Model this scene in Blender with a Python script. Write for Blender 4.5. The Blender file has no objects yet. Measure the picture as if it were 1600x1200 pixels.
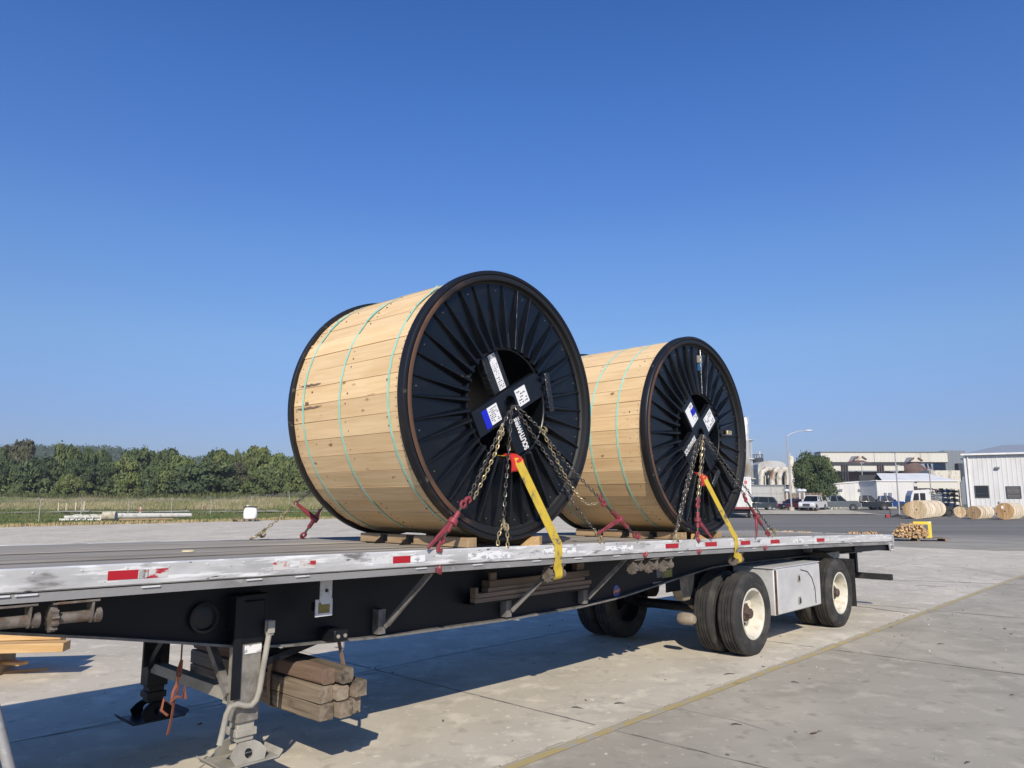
import bpy, math, random
from math import sin, cos, pi, radians, sqrt, atan2, tan
from mathutils import Vector, Matrix
random.seed(7)
S = bpy.context.scene
COL = S.collection

# ------------------------------------------------------------------ camera, sky, sun
CAM_H = 1.93
cam = bpy.data.cameras.new('camera'); camo = bpy.data.objects.new('camera', cam); COL.objects.link(camo)
cam.sensor_width = 36.0; cam.lens = 1180.0/1600*36; cam.clip_start = 0.05; cam.clip_end = 6000
PITCH = math.atan((781-600)/1180.0)
camo.location = (0, 0, CAM_H); camo.rotation_euler = (pi/2+PITCH, 0, 0)
S.camera = camo
S.render.resolution_x = 1024; S.render.resolution_y = 768
S.render.engine = 'CYCLES'

SUN_EL = radians(34.5)
W = bpy.data.worlds.new("World"); S.world = W; W.use_nodes = True
wn = W.node_tree.nodes; wl = W.node_tree.links
bg = wn['Background']
sky = wn.new('ShaderNodeTexSky'); sky.sky_type = 'NISHITA'; sky.sun_disc = False
sky.sun_elevation = SUN_EL; sky.sun_rotation = radians(180); sky.altitude = 0
sky.air_density = 1.0; sky.dust_density = 0.55; sky.ozone_density = 2.6
# clear late-summer air: the same height-dependent tint all the way round
tc = wn.new('ShaderNodeTexCoord'); sx = wn.new('ShaderNodeSeparateXYZ'); cr_ = wn.new('ShaderNodeValToRGB')
wl.new(tc.outputs['Generated'], sx.inputs[0]); wl.new(sx.outputs['Z'], cr_.inputs['Fac'])
e0 = cr_.color_ramp.elements
for (p_, c_) in ((0.0,(.48,.52,.78)),(.10,(.555,.62,.905)),(.195,(.70,.83,1.04)),(.32,(.64,.89,1.25)),(.38,(.56,.84,1.31)),(.49,(.46,.82,1.37)),(.58,(.36,.745,1.31)),(1.0,(.33,.70,1.24))):
    k_ = e0[0] if p_ == 0 else (e0[len(e0)-1] if p_ == 1.0 else e0.new(p_)); k_.position = p_; k_.color = (c_[0]/1.6, c_[1]/1.6, c_[2]/1.6, 1)
mx_ = wn.new('ShaderNodeMix'); mx_.data_type = 'RGBA'; mx_.blend_type = 'MULTIPLY'; mx_.inputs[0].default_value = 1.0
wl.new(sky.outputs['Color'], mx_.inputs[6]); wl.new(cr_.outputs['Color'], mx_.inputs[7])
sc_ = wn.new('ShaderNodeVectorMath'); sc_.operation = 'SCALE'; sc_.inputs['Scale'].default_value = 1.6
wl.new(mx_.outputs[2], sc_.inputs[0]); wl.new(sc_.outputs[0], bg.inputs['Color'])
bg.inputs['Strength'].default_value = 0.115

sun = bpy.data.lights.new('sun', 'SUN'); suno = bpy.data.objects.new('sun', sun); COL.objects.link(suno)
sun.energy = 4.8; sun.angle = radians(0.53); sun.color = (1.0, 0.905, 0.75)
sd = Vector((-0.05, cos(SUN_EL), -sin(SUN_EL)))
suno.rotation_euler = sd.to_track_quat('-Z', 'Y').to_euler(); suno.location = (0, -40, 40)

vs = S.view_settings
vs.view_transform = 'Standard'; vs.look = 'None'; vs.exposure = 0.0; vs.gamma = 1.0; vs.use_curve_mapping = False

# ------------------------------------------------------------------ mesh helpers
class MB:
    def __init__(s): s.v = []; s.f = []
    def add(s, vs_, fs):
        b = len(s.v); s.v += [tuple(p) for p in vs_]; s.f += [tuple(b+i for i in f) for f in fs]; return s
    def hexa(s, p):   # 8 corners: bottom loop 0-3, top loop 4-7
        return s.add(p, [(0,3,2,1),(4,5,6,7),(0,1,5,4),(1,2,6,5),(2,3,7,6),(3,0,4,7)])
    def box(s, x0, x1, y0, y1, z0, z1):
        return s.hexa([(x0,y0,z0),(x1,y0,z0),(x1,y1,z0),(x0,y1,z0),(x0,y0,z1),(x1,y0,z1),(x1,y1,z1),(x0,y1,z1)])
    def obox(s, c, ax, ay, az, hx, hy, hz):  # oriented box
        c = Vector(c); X = Vector(ax).normalized()*hx; Y = Vector(ay).normalized()*hy; Z = Vector(az).normalized()*hz
        return s.hexa([c-X-Y-Z, c+X-Y-Z, c+X+Y-Z, c-X+Y-Z, c-X-Y+Z, c+X-Y+Z, c+X+Y+Z, c-X+Y+Z])
    def bar(s, p0, p1, w, h, up=(0,0,1)):    # rectangular bar between two points
        p0 = Vector(p0); p1 = Vector(p1); d = (p1-p0); L = d.length; d.normalize()
        u = Vector(up); x = d.cross(u)
        if x.length < 1e-4: x = d.cross(Vector((0,1,0)))
        x.normalize(); u = x.cross(d)
        return s.obox((p0+p1)/2, d, x, u, L/2, w/2, h/2)
    def ring(s, c, d, r, n):
        d = Vector(d).normalized(); x = d.cross(Vector((0,0,1)))
        if x.length < 1e-3: x = d.cross(Vector((0,1,0)))
        x.normalize(); y = d.cross(x)
        return [Vector(c)+x*(r*cos(2*pi*i/n))+y*(r*sin(2*pi*i/n)) for i in range(n)]
    def cyl(s, p0, p1, r0, r1=None, n=12, caps=True):
        if r1 is None: r1 = r0
        p0 = Vector(p0); p1 = Vector(p1); d = p1-p0
        a = s.ring(p0, d, r0, n); b = s.ring(p1, d, r1, n)
        fs = [(i, (i+1) % n, n+(i+1) % n, n+i) for i in range(n)]
        if caps: fs += [tuple(range(n-1, -1, -1)), tuple(range(n, 2*n))]
        return s.add(a+b, fs)
    def tube(s, pts, r, n=8):
        pts = [Vector(p) for p in pts]; rings = []; prev = None
        for i, p in enumerate(pts):
            d = (pts[min(i+1, len(pts)-1)]-pts[max(i-1, 0)]).normalized()
            if prev is None:
                x = d.cross(Vector((0,0,1)))
                if x.length < 1e-3: x = d.cross(Vector((0,1,0)))
            else: x = prev - d*prev.dot(d)
            x.normalize(); prev = x; y = d.cross(x)
            rr = r[i] if isinstance(r, (list, tuple)) else r
            rings.append([p+x*(rr*cos(2*pi*k/n))+y*(rr*sin(2*pi*k/n)) for k in range(n)])
        vs_ = [q for R in rings for q in R]; fs = []
        for i in range(len(pts)-1):
            for k in range(n): fs.append((i*n+k, i*n+(k+1) % n, (i+1)*n+(k+1) % n, (i+1)*n+k))
        m = (len(pts)-1)*n
        fs += [tuple(range(n-1, -1, -1)), tuple(range(m, m+n))]
        return s.add(vs_, fs)
    def lathe_y(s, c, prof, n=48, close=False):   # profile (r, y) turned about the local y axis through c=(x,z)
        vs_ = []; m = len(prof)
        for i in range(n):
            a = 2*pi*i/n
            for r, y in prof: vs_.append((c[0]+r*cos(a), y, c[1]+r*sin(a)))
        fs = []
        for i in range(n):
            j = (i+1) % n
            for k in range(m-1 if not close else m):
                k2 = (k+1) % m
                fs.append((i*m+k, i*m+k2, j*m+k2, j*m+k))
        return s.add(vs_, fs)
    def lathe_z(s, c, prof, n=24):   # profile (r, z)
        vs_ = []; m = len(prof)
        for i in range(n):
            a = 2*pi*i/n
            for r, z in prof: vs_.append((c[0]+r*cos(a), c[1]+r*sin(a), c[2]+z))
        fs = []
        for i in range(n):
            j = (i+1) % n
            for k in range(m-1): fs.append((i*m+k, j*m+k, j*m+k+1, i*m+k+1))
        return s.add(vs_, fs)
    def prism(s, poly, ax, a0, a1):   # polygon in the two other axes, pushed along ax (0,1,2)
        def mk(p, a):
            q = [p[0], p[1]]; q.insert(ax, a); return tuple(q)
        n = len(poly)
        vs_ = [mk(p, a0) for p in poly]+[mk(p, a1) for p in poly]
        fs = [tuple(range(n-1, -1, -1)), tuple(range(n, 2*n))]+[(i, (i+1) % n, n+(i+1) % n, n+i) for i in range(n)]
        return s.add(vs_, fs)
    def shift(s, d):
        s.v = [(p[0]+d[0], p[1]+d[1], p[2]+d[2]) for p in s.v]; return s
    def xf(s, M_):
        s.v = [tuple(M_ @ Vector(p)) for p in s.v]; return s
    def mesh(s, name, mat, smooth=True, ang=35):
        me = bpy.data.meshes.new(name); me.from_pydata(s.v, [], s.f)
        if mat is not None: me.materials.append(mat)
        import bmesh as _b
        bm = _b.new(); bm.from_mesh(me); _b.ops.recalc_face_normals(bm, faces=bm.faces); bm.to_mesh(me); bm.free()
        if smooth:
            me.shade_smooth(); me.set_sharp_from_angle(angle=radians(ang))
        return me

def link(name, me, parent=None):
    o = bpy.data.objects.new(name, me); COL.objects.link(o)
    if parent is not None: o.parent = parent
    return o
def obj(name, mb, mat, parent=None, bevel=0, smooth=True, ang=35, seg=2):
    o = link(name, mb.mesh(name, mat, smooth, ang), parent)
    if bevel:
        b = o.modifiers.new('edge', 'BEVEL'); b.width = bevel; b.segments = seg; b.limit_method = 'ANGLE'; b.angle_limit = radians(40)
    return o
def tag(o, label=None, cat=None, group=None, kind=None):
    if label: o['label'] = label
    if cat: o['category'] = cat
    if group: o['group'] = group
    if kind: o['kind'] = kind
    return o
def empty(name, loc=(0,0,0), rz=0.0, label=None, cat=None, group=None):
    o = bpy.data.objects.new(name, None); COL.objects.link(o); o.empty_display_size = .1
    o.location = loc; o.rotation_euler = (0, 0, rz)
    return tag(o, label, cat, group)
def copy_tree(o, parent=None):
    c = o.copy(); COL.objects.link(c)
    if parent is not None: c.parent = parent
    for ch in list(o.children): copy_tree(ch, c)
    return c

# trailer frame: x = u (towards the rear), y = away from the near rail, z up
ROT = radians(90-43.1)
AX = Vector((sin(radians(43.1)), cos(radians(43.1)), 0)); NX = Vector((-AX.y, AX.x, 0))
V0 = 4.503
def T(u, y, z=0.0): return AX*u + NX*(V0+y) + Vector((0,0,z))
def deck(u): return 1.592 - 0.0095*u - 0.00068*u*u
class TT:      # a top-level thing placed in the trailer frame, parts given in trailer coordinates
    def __init__(s, name, off, label, cat, group=None):
        s.off = Vector(off); s.root = empty(name, T(*off), ROT, label, cat, group)
    def part(s, name, mb, mat, parent=None, **k):
        mb.shift(-s.off); return obj(name, mb, mat, parent or s.root, **k)
def tmesh(name, off, mb, mat, label, cat, group=None, **k):
    mb.shift(-Vector(off)); o = obj(name, mb, mat, None, **k)
    o.location = T(*off); o.rotation_euler = (0, 0, ROT)
    return tag(o, label, cat, group)

F_ = 1180.0
def ray(px, py):
    X = (px-800)/F_; Y = -(py-600)/F_
    return Vector((X, cos(PITCH)-Y*sin(PITCH), sin(PITCH)+Y*cos(PITCH)))
def at(px, py, Y):
    """point of the place seen at photo pixel (px,py), Y metres in front of the camera"""
    d = ray(px, py); return Vector((0,0,CAM_H)) + d*(Y/d.y)
def gnd(px, py, z=0.0):
    d = ray(px, py); return Vector((0,0,CAM_H)) + d*((z-CAM_H)/d.z)
def onv(px, py, y):
    """trailer coordinates of the pixel on the vertical plane y in the trailer frame"""
    d = ray(px, py); t = (V0+y)/d.dot(NX)
    P = Vector((0,0,CAM_H)) + d*t
    return Vector((P.dot(AX), y, P.z))

# ------------------------------------------------------------------ materials
class N:
    def __init__(s, name):
        s.m = bpy.data.materials.new(name); s.m.use_nodes = True
        s.t = s.m.node_tree; s.b = s.t.nodes['Principled BSDF']
    def n(s, typ, **k):
        x = s.t.nodes.new('ShaderNode'+typ)
        for a, b in k.items(): setattr(x, a, b)
        return x
    def l(s, a, b): s.t.links.new(a, b)
def c4(c): return (c[0], c[1], c[2], 1.0)
def pmat(name, base, rough=.6, metal=0.0, layers=(), bump=(), rand=0.0, coord='Object', spec=None, coat=0.0, rrough=0.0, offs=True, em=None):
    """base colour + noise-masked colour layers (colour, scale, lo, hi, stretch[, detail]); bump (scale, strength, stretch)"""
    q = N(name); t = q
    if coord == 'World':
        src = t.n('NewGeometry').outputs['Position']
    else: src = t.n('TexCoord').outputs[coord]
    oi = t.n('ObjectInfo')
    if offs and coord != 'World':
        mu = t.n('VectorMath', operation='SCALE'); cb = t.n('CombineXYZ')
        for i, k in enumerate((37.0, 61.0, 23.0)):
            mm = t.n('Math', operation='MULTIPLY'); mm.inputs[1].default_value = k
            t.l(oi.outputs['Random'], mm.inputs[0]); t.l(mm.outputs[0], cb.inputs[i])
        ad = t.n('VectorMath', operation='ADD'); t.l(src, ad.inputs[0]); t.l(cb.outputs[0], ad.inputs[1]); src = ad.outputs[0]
    def noise(scale, stretch, detail=4.0, rg=.55):
        mp = t.n('Mapping'); mp.inputs['Scale'].default_value = stretch; t.l(src, mp.inputs['Vector'])
        nz = t.n('TexNoise'); nz.inputs['Scale'].default_value = scale; nz.inputs['Detail'].default_value = detail
        nz.inputs['Roughness'].default_value = rg
        t.l(mp.outputs[0], nz.inputs['Vector']); return nz.outputs[0]
    cur = None
    rgb = t.n('RGB'); rgb.outputs[0].default_value = c4(base); cur = rgb.outputs[0]
    for L in layers:
        col, sc, lo, hi, st = L[:5]; det = L[5] if len(L) > 5 else 5.0
        mr = t.n('MapRange'); mr.inputs['From Min'].default_value = lo; mr.inputs['From Max'].default_value = hi
        t.l(noise(sc, st, det), mr.inputs['Value'])
        mx = t.n('Mix', data_type='RGBA'); t.l(mr.outputs[0], mx.inputs[0]); t.l(cur, mx.inputs[6]); mx.inputs[7].default_value = c4(col)
        cur = mx.outputs[2]
    if rand:
        hv = t.n('HueSaturation'); mr = t.n('MapRange')
        mr.inputs['To Min'].default_value = 1-rand; mr.inputs['To Max'].default_value = 1+rand
        t.l(oi.outputs['Random'], mr.inputs['Value']); t.l(mr.outputs[0], hv.inputs['Value']); t.l(cur, hv.inputs['Color']); cur = hv.outputs[0]
    t.l(cur, t.b.inputs['Base Color'])
    t.b.inputs['Roughness'].default_value = rough; t.b.inputs['Metallic'].default_value = metal
    if spec is not None: t.b.inputs['Specular IOR Level'].default_value = spec
    if coat: t.b.inputs['Coat Weight'].default_value = coat; t.b.inputs['Coat Roughness'].default_value = .12
    if rrough:
        mr = t.n('MapRange'); mr.inputs['To Min'].default_value = rough-rrough; mr.inputs['To Max'].default_value = rough+rrough
        t.l(noise(6.0, (1,1,1)), mr.inputs['Value']); t.l(mr.outputs[0], t.b.inputs['Roughness'])
    prev = None
    for B in bump:
        bp = t.n('Bump'); bp.inputs['Strength'].default_value = B[1]; bp.inputs['Distance'].default_value = B[3] if len(B) > 3 else .01
        t.l(noise(B[0], B[2], 6.0), bp.inputs['Height'])
        if prev: t.l(prev, bp.inputs['Normal'])
        prev = bp.outputs[0]
    if prev: t.l(prev, t.b.inputs['Normal'])
    return q.m

one = (1,1,1)
def woodmat(name, light, dark, axis=1, rough=.7, knots=True, stain=None, rand=.10, grain=34.0, spec=.25):
    """boards whose length runs along one local axis: long grain, knots and stains"""
    q = N(name); t = q
    st = [1.0,1.0,1.0]; st[axis] = .055
    src = t.n('TexCoord').outputs['Object']; oi = t.n('ObjectInfo')
    cb = t.n('CombineXYZ')
    for i, k in enumerate((37.0, 61.0, 23.0)):
        mm = t.n('Math', operation='MULTIPLY'); mm.inputs[1].default_value = k
        t.l(oi.outputs['Random'], mm.inputs[0]); t.l(mm.outputs[0], cb.inputs[i])
    ad = t.n('VectorMath', operation='ADD'); t.l(src, ad.inputs[0]); t.l(cb.outputs[0], ad.inputs[1]); src = ad.outputs[0]
    def mapped(stretch):
        mp = t.n('Mapping'); mp.inputs['Scale'].default_value = stretch; t.l(src, mp.inputs['Vector']); return mp.outputs[0]
    nz = t.n('TexNoise'); nz.inputs['Scale'].default_value = grain; nz.inputs['Detail'].default_value = 5; nz.inputs['Distortion'].default_value = .6
    t.l(mapped(st), nz.inputs['Vector'])
    big = t.n('TexNoise'); big.inputs['Scale'].default_value = 3.0; big.inputs['Detail'].default_value = 3
    st2 = [1.6,1.6,1.6]; st2[axis] = .35
    t.l(mapped(st2), big.inputs['Vector'])
    ma = t.n('Math', operation='MULTIPLY_ADD'); ma.inputs[1].default_value = .55; t.l(nz.outputs[0], ma.inputs[0]); 
    mb_ = t.n('Math', operation='MULTIPLY'); mb_.inputs[1].default_value = .5; t.l(big.outputs[0], mb_.inputs[0]); t.l(mb_.outputs[0], ma.inputs[2])
    mr = t.n('MapRange'); mr.inputs['From Min'].default_value = .40; mr.inputs['From Max'].default_value = .66; t.l(ma.outputs[0], mr.inputs['Value'])
    mx = t.n('Mix', data_type='RGBA'); t.l(mr.outputs[0], mx.inputs[0]); mx.inputs[6].default_value = c4(light); mx.inputs[7].default_value = c4(dark)
    cur = mx.outputs[2]
    if knots:
        vo = t.n('TexVoronoi'); vo.inputs['Scale'].default_value = 4.2; vo.inputs['Randomness'].default_value = 1
        sk = [1.3,1.3,1.3]; sk[axis] = .62
        wob = t.n('TexNoise'); wob.inputs['Scale'].default_value = 9.0; t.l(src, wob.inputs['Vector'])
        av = t.n('VectorMath', operation='MULTIPLY_ADD'); av.inputs[1].default_value = (.06,.06,.06); t.l(wob.outputs['Color'], av.inputs[0]); t.l(mapped(sk), av.inputs[2])
        t.l(av.outputs[0], vo.inputs['Vector'])
        k1 = t.n('MapRange'); k1.inputs['From Min'].default_value = .11; k1.inputs['From Max'].default_value = .05; t.l(vo.outputs['Distance'], k1.inputs['Value'])
        mk = t.n('Mix', data_type='RGBA'); t.l(k1.outputs[0], mk.inputs[0]); t.l(cur, mk.inputs[6]); mk.inputs[7].default_value = c4((dark[0]*.42, dark[1]*.33, dark[2]*.28)); cur = mk.outputs[2]
    if stain:
        sn = t.n('TexNoise'); sn.inputs['Scale'].default_value = 2.6; sn.inputs['Detail'].default_value = 6; sn.inputs['Roughness'].default_value = .65
        ss = [1.8,1.8,1.8]; ss[axis] = .5
        t.l(mapped(ss), sn.inputs['Vector'])
        k2 = t.n('MapRange'); k2.inputs['From Min'].default_value = stain[1]; k2.inputs['From Max'].default_value = stain[1]+.1; t.l(sn.outputs[0], k2.inputs['Value'])
        ms = t.n('Mix', data_type='RGBA'); t.l(k2.outputs[0], ms.inputs[0]); t.l(cur, ms.inputs[6]); ms.inputs[7].default_value = c4(stain[0]); cur = ms.outputs[2]
    hv = t.n('HueSaturation'); m2 = t.n('MapRange'); m2.inputs['To Min'].default_value = 1-rand; m2.inputs['To Max'].default_value = 1+rand
    t.l(oi.outputs['Random'], m2.inputs['Value']); t.l(m2.outputs[0], hv.inputs['Value']); t.l(cur, hv.inputs['Color'])
    t.l(hv.outputs[0], t.b.inputs['Base Color']); t.b.inputs['Roughness'].default_value = rough; t.b.inputs['Specular IOR Level'].default_value = spec
    bp = t.n('Bump'); bp.inputs['Strength'].default_value = .35; bp.inputs['Distance'].default_value = .004
    t.l(nz.outputs[0], bp.inputs['Height']); t.l(bp.outputs[0], t.b.inputs['Normal'])
    return q.m

M = {}
M['lag'] = woodmat('pine_boards', (.79,.585,.335), (.675,.46,.24), 1, .7, True, ((.22,.14,.08), .68), .075)
M['timber'] = woodmat('old_timber', (.28,.225,.165), (.11,.085,.062), 1, .9, True, ((.06,.052,.045), .60), .22, 26.0)
M['timber_r'] = woodmat('reddish_old_timber', (.27,.185,.135), (.13,.085,.06), 1, .85, False, ((.06,.05,.045), .62), .1, 26.0)
M['dun'] = woodmat('dunnage_board', (.27,.20,.145), (.15,.11,.08), 0, .85, True, None, .2)
M['newwood'] = woodmat('fresh_lumber', (.68,.46,.23), (.50,.30,.12), 0, .6, True, None, .12)
M['chockwood'] = woodmat('chock_timber', (.43,.31,.185), (.27,.18,.10), 1, .75, True, None, .1)
M['deck'] = woodmat('weathered_deck_board', (.385,.35,.30), (.25,.228,.195), 0, .85, False, ((.13,.125,.12), .66), .10, 26.0, .06)
M['blk'] = pmat('gloss_black_paint', (.0045,.006,.009), .20, 0, [((.014,.014,.015), 4, .52, .76, one, 8), ((.075,.07,.065), 9, .70, .78, (1,1,.5), 9)], [(2.2, .35, one, .03), (14, .10, one, .006)], spec=.45, rrough=.09)
M['blk2'] = pmat('satin_black_paint', (.006,.0075,.011), .36, 0, [((.022,.021,.02), 8, .60, .78, one)], [(30, .1, one)])
M['rim'] = pmat('worn_black_steel', (.010,.010,.012), .40, .1, [((.14,.125,.11), 7, .64, .72, one, 9), ((.055,.03,.018), 3, .60, .76, one), ((.30,.28,.25), 15, .72, .76, one, 8)], [(60, .15, one)])
M['rust'] = pmat('rusty_steel', (.13,.062,.03), .7, .2, [((.05,.028,.018), 5, .45, .62, one)], [(70, .3, one)], offs=False)
def rimrust():
    q = N('rusted_rim_band'); tc_ = q.n('TexCoord'); sp = q.n('SeparateXYZ'); q.l(tc_.outputs['Object'], sp.inputs[0])
    nz = q.n('TexNoise'); nz.inputs['Scale'].default_value = 4.0; nz.inputs['Detail'].default_value = 6; q.l(tc_.outputs['Object'], nz.inputs['Vector'])
    ma = q.n('Math', operation='MULTIPLY_ADD'); ma.inputs[1].default_value = -.55; q.l(sp.outputs['X'], ma.inputs[0]); q.l(nz.outputs[0], ma.inputs[2])
    mr = q.n('MapRange'); mr.inputs['From Min'].default_value = .74; mr.inputs['From Max'].default_value = 1.05; q.l(ma.outputs[0], mr.inputs['Value'])
    mx = q.n('Mix', data_type='RGBA'); q.l(mr.outputs[0], mx.inputs[0]); mx.inputs[6].default_value = c4((.011,.011,.012)); mx.inputs[7].default_value = c4((.115,.058,.032))
    q.l(mx.outputs[2], q.b.inputs['Base Color']); q.b.inputs['Roughness'].default_value = .55
    bp = q.n('Bump'); bp.inputs['Strength'].default_value = .3; bp.inputs['Distance'].default_value = .004; q.l(nz.outputs[0], bp.inputs['Height']); q.l(bp.outputs[0], q.b.inputs['Normal'])
    return q.m
M['rimrust'] = rimrust()
M['frame'] = pmat('trailer_frame_black', (.0065,.008,.012), .45, 0, [((.014,.014,.016), 2.2, .5, .75, one), ((.03,.028,.026), 14, .68, .8, one)], [(40, .08, one)], coord='Object', spec=.3)
M['alu'] = pmat('scuffed_aluminium', (.63,.625,.615), .5, .15, [((.43,.425,.415), 4, .44, .62, (.35,1,1), 8), ((.83,.825,.81), 14, .54, .64, (.25,1,2.4), 9), ((.20,.19,.18), 8, .58, .68, (.35,1,1.6), 10), ((.05,.05,.05), 22, .66, .70, (.4,1,1.6), 8)], [(24, .35, (.3,1,1), .004)])
M['alu2'] = pmat('dull_grey_rail', (.30,.295,.29), .6, .2, [((.19,.185,.18), 6, .48, .7, (.3,1,1)), ((.42,.42,.40), 20, .62, .75, (.4,1,1))], [(30, .2, one)])
M['galv'] = pmat('dusty_galvanised_steel', (.30,.28,.25), .6, .25, [((.19,.175,.155), 9, .42, .62, one), ((.40,.38,.35), 40, .6, .75, one)], [(60, .2, one)])
M['greymetal'] = pmat('grey_steel', (.21,.20,.19), .6, .2, [((.12,.11,.10), 10, .45, .65, one)], [(50, .15, one)])
M['winch'] = pmat('dirty_winch_steel', (.20,.17,.145), .7, .2, [((.10,.085,.07), 14, .42, .62, one), ((.17,.09,.05), 7, .6, .72, one)], [(70, .3, one)])
M['toolbox'] = pmat('brushed_box_aluminium', (.66,.655,.64), .45, .2, [((.55,.545,.535), 3, .4, .65, one), ((.36,.34,.32), 6, .66, .78, (1,1,2.5))], [(8, .06, one)])
M['dust'] = pmat('dusty_grey_metal', (.36,.34,.29), .75, 0, [((.25,.235,.20), 6, .4, .65, one)], [(40, .2, one)])
M['tan'] = pmat('tan_dusty_steel', (.30,.25,.185), .8, 0, [((.20,.165,.12), 8, .42, .62, one)], [(40, .2, one)])
M['darkdeck'] = woodmat('dark_deck_board', (.085,.082,.078), (.05,.048,.046), 0, .85, False, None, .1, 26.0)
M['tyre'] = pmat('tyre_rubber', (.026,.0255,.025), .8, 0, [((.062,.057,.050), 6, .45, .68, one, 8), ((.10,.09,.075), 16, .64, .74, one, 8)], [(90, .15, one)])
M['rimwhite'] = pmat('dirty_white_wheel', (.64,.61,.52), .5, 0, [((.46,.38,.25), 9, .52, .70, one), ((.30,.21,.12), 18, .68, .78, one)], [(20, .08, one)])
M['hub'] = pmat('rusty_hub', (.13,.09,.075), .6, .3, [((.07,.045,.04), 25, .45, .6, one)])
M['red'] = pmat('red_reflector', (.42,.012,.022), .35, 0, [((.20,.02,.03), 30, .62, .72, one)])
M['redworn'] = pmat('worn_red_reflector', (.40,.025,.035), .45, 0, [((.60,.58,.55), 15, .42, .50, (.6,1,1.2), 8), ((.25,.24,.23), 22, .58, .64, (.6,1,1), 8)])
M['whitetape'] = pmat('white_reflector', (.66,.66,.66), .4, 0, [((.42,.42,.42), 24, .55, .68, one)])
M['decal'] = pmat('torn_white_decal', (.80,.80,.79), .5, 0, [((.40,.40,.41), 30, .50, .55, (.5,1,1), 8)])
M['binder'] = pmat('red_binder_paint', (.27,.045,.06), .5, .1, [((.14,.03,.035), 14, .48, .66, one), ((.22,.19,.17), 50, .66, .74, one)], [(60, .15, one)])
M['screw'] = pmat('greasy_screw_steel', (.12,.10,.08), .45, .7, [((.2,.16,.10), 40, .5, .7, one)])
M['chain'] = pmat('gold_chain_steel', (.52,.42,.24), .42, .6, [((.20,.165,.11), 16, .45, .66, one)], rand=.25)
M['chaind'] = pmat('grey_chain_steel', (.20,.185,.165), .45, .8, [((.09,.08,.07), 16, .45, .62, one)], rand=.3)
M['yellow'] = pmat('yellow_webbing', (.66,.47,.045), .75, 0, [((.50,.36,.06), 9, .42, .66, one), ((.16,.14,.09), 9, .60, .66, (1,1,1), 9)], [(220, .3, one, .002)])
M['orange'] = pmat('orange_webbing', (.25,.075,.035), .85, 0, [((.13,.05,.035), 14, .42, .62, one)], [(180, .3, one, .002)])
M['tanstrap'] = pmat('faded_tan_webbing', (.33,.22,.15), .85, 0, [((.22,.15,.11), 12, .45, .65, one)])
M['prot'] = pmat('red_plastic', (.62,.035,.025), .35, 0, [((.45,.02,.02), 10, .5, .7, one)])
M['teal'] = pmat('turquoise_strapping', (.30,.62,.50), .45, 0, [((.42,.70,.60), 12, .4, .7, one)])
M['label'] = pmat('white_label', (.80,.80,.80), .5)
M['blue'] = pmat('blue_label_stripe', (.008,.018,.52), .5)
M['ink'] = pmat('black_print', (.02,.02,.02), .6)
M['whitetext'] = pmat('white_lettering', (.75,.75,.75), .5)
M['plastic'] = pmat('black_shrink_film', (.016,.017,.02), .22, 0, [], [(38, .9, (1,.3,1), .02)], spec=.6)
M['amber'] = pmat('amber_lens', (.30,.24,.05), .25, 0, [((.20,.16,.04), 20, .4, .6, one)])
M['rubber'] = pmat('black_rubber', (.02,.02,.02), .7, 0, [((.045,.043,.04), 9, .5, .7, one)])
M['string'] = pmat('jute_string', (.62,.52,.34), .9)

# ------------------------------------------------------------------ ground
def ss(a, b, x):
    t = min(1, max(0, (x-a)/(b-a))); return t*t*(3-2*t)
def zg(x, y):
    wl_ = ss(4, -14, x)
    left = 2.0*ss(82, 150, y)
    right = .45*ss(97, 109, y)
    z = left*wl_ + right*(1-wl_)
    return z
def sheet(name, xs, ys, dz, mat, parent=None, test=None):
    mb = MB(); nx = len(xs)
    for y in ys:
        for x in xs: mb.v.append((x, y, zg(x, y)+dz))
    for j in range(len(ys)-1):
        for i in range(nx-1):
            if test and not test((xs[i]+xs[i+1])/2, (ys[j]+ys[j+1])/2): continue
            mb.f.append((j*nx+i, j*nx+i+1, (j+1)*nx+i+1, (j+1)*nx+i))
    return obj(name, mb, mat, parent)
def lin(a, b, n): return [a+(b-a)*i/(n-1) for i in range(n)]

def concrete(name, base, joint=False):
    B = lambda k: (base[0]*k, base[1]*k*(.995), base[2]*k*(.985))
    return pmat(name, base, .85, 0, [
        (B(.86), .22, .42, .66, one, 8),
        (B(1.16), .6, .50, .68, (1,.7,1), 9),
        (B(.80), 1.3, .52, .70, (.8,1.2,1), 10),
        (B(1.18), 2.6, .54, .66, one, 10),
        (B(.74), .45, .60, .72, (2.2,.16,1), 8),
        (B(.77), 4.5, .58, .70, (1.2,1,1), 10),
        (B(1.30), 11.0, .62, .70, one, 8),
        (B(.55), 8.0, .70, .75, (1.4,.8,1), 8)],
        [(55, .25, one, .004), (6, .12, one, .01)], coord='World', spec=.04)
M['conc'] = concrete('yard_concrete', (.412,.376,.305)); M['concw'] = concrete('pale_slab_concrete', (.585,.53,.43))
M['joint'] = pmat('joint_filler', (.10,.095,.085), .95, 0, [((.22,.21,.19), 3, .4, .6, one)], coord='World')
M['asph'] = pmat('asphalt', (.165,.158,.148), .9, 0, [((.23,.22,.20), .09, .42, .62, (.5,2.0,1), 6), ((.12,.116,.11), .2, .55, .7, (.3,2,1), 6), ((.27,.255,.23), 2.0, .62, .75, (.4,1.6,1))], [(40, .3, one)], coord='World', spec=.15)
M['soil'] = pmat('field_soil', (.135,.125,.055), .95, 0, [((.09,.115,.035), .09, .40, .60, one), ((.20,.165,.09), .25, .55, .72, one)], coord='World')
M['gravel'] = pmat('pale_gravel', (.48,.44,.36), .95, 0, [((.3,.28,.2), .6, .45, .65, one)], coord='World')
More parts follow.
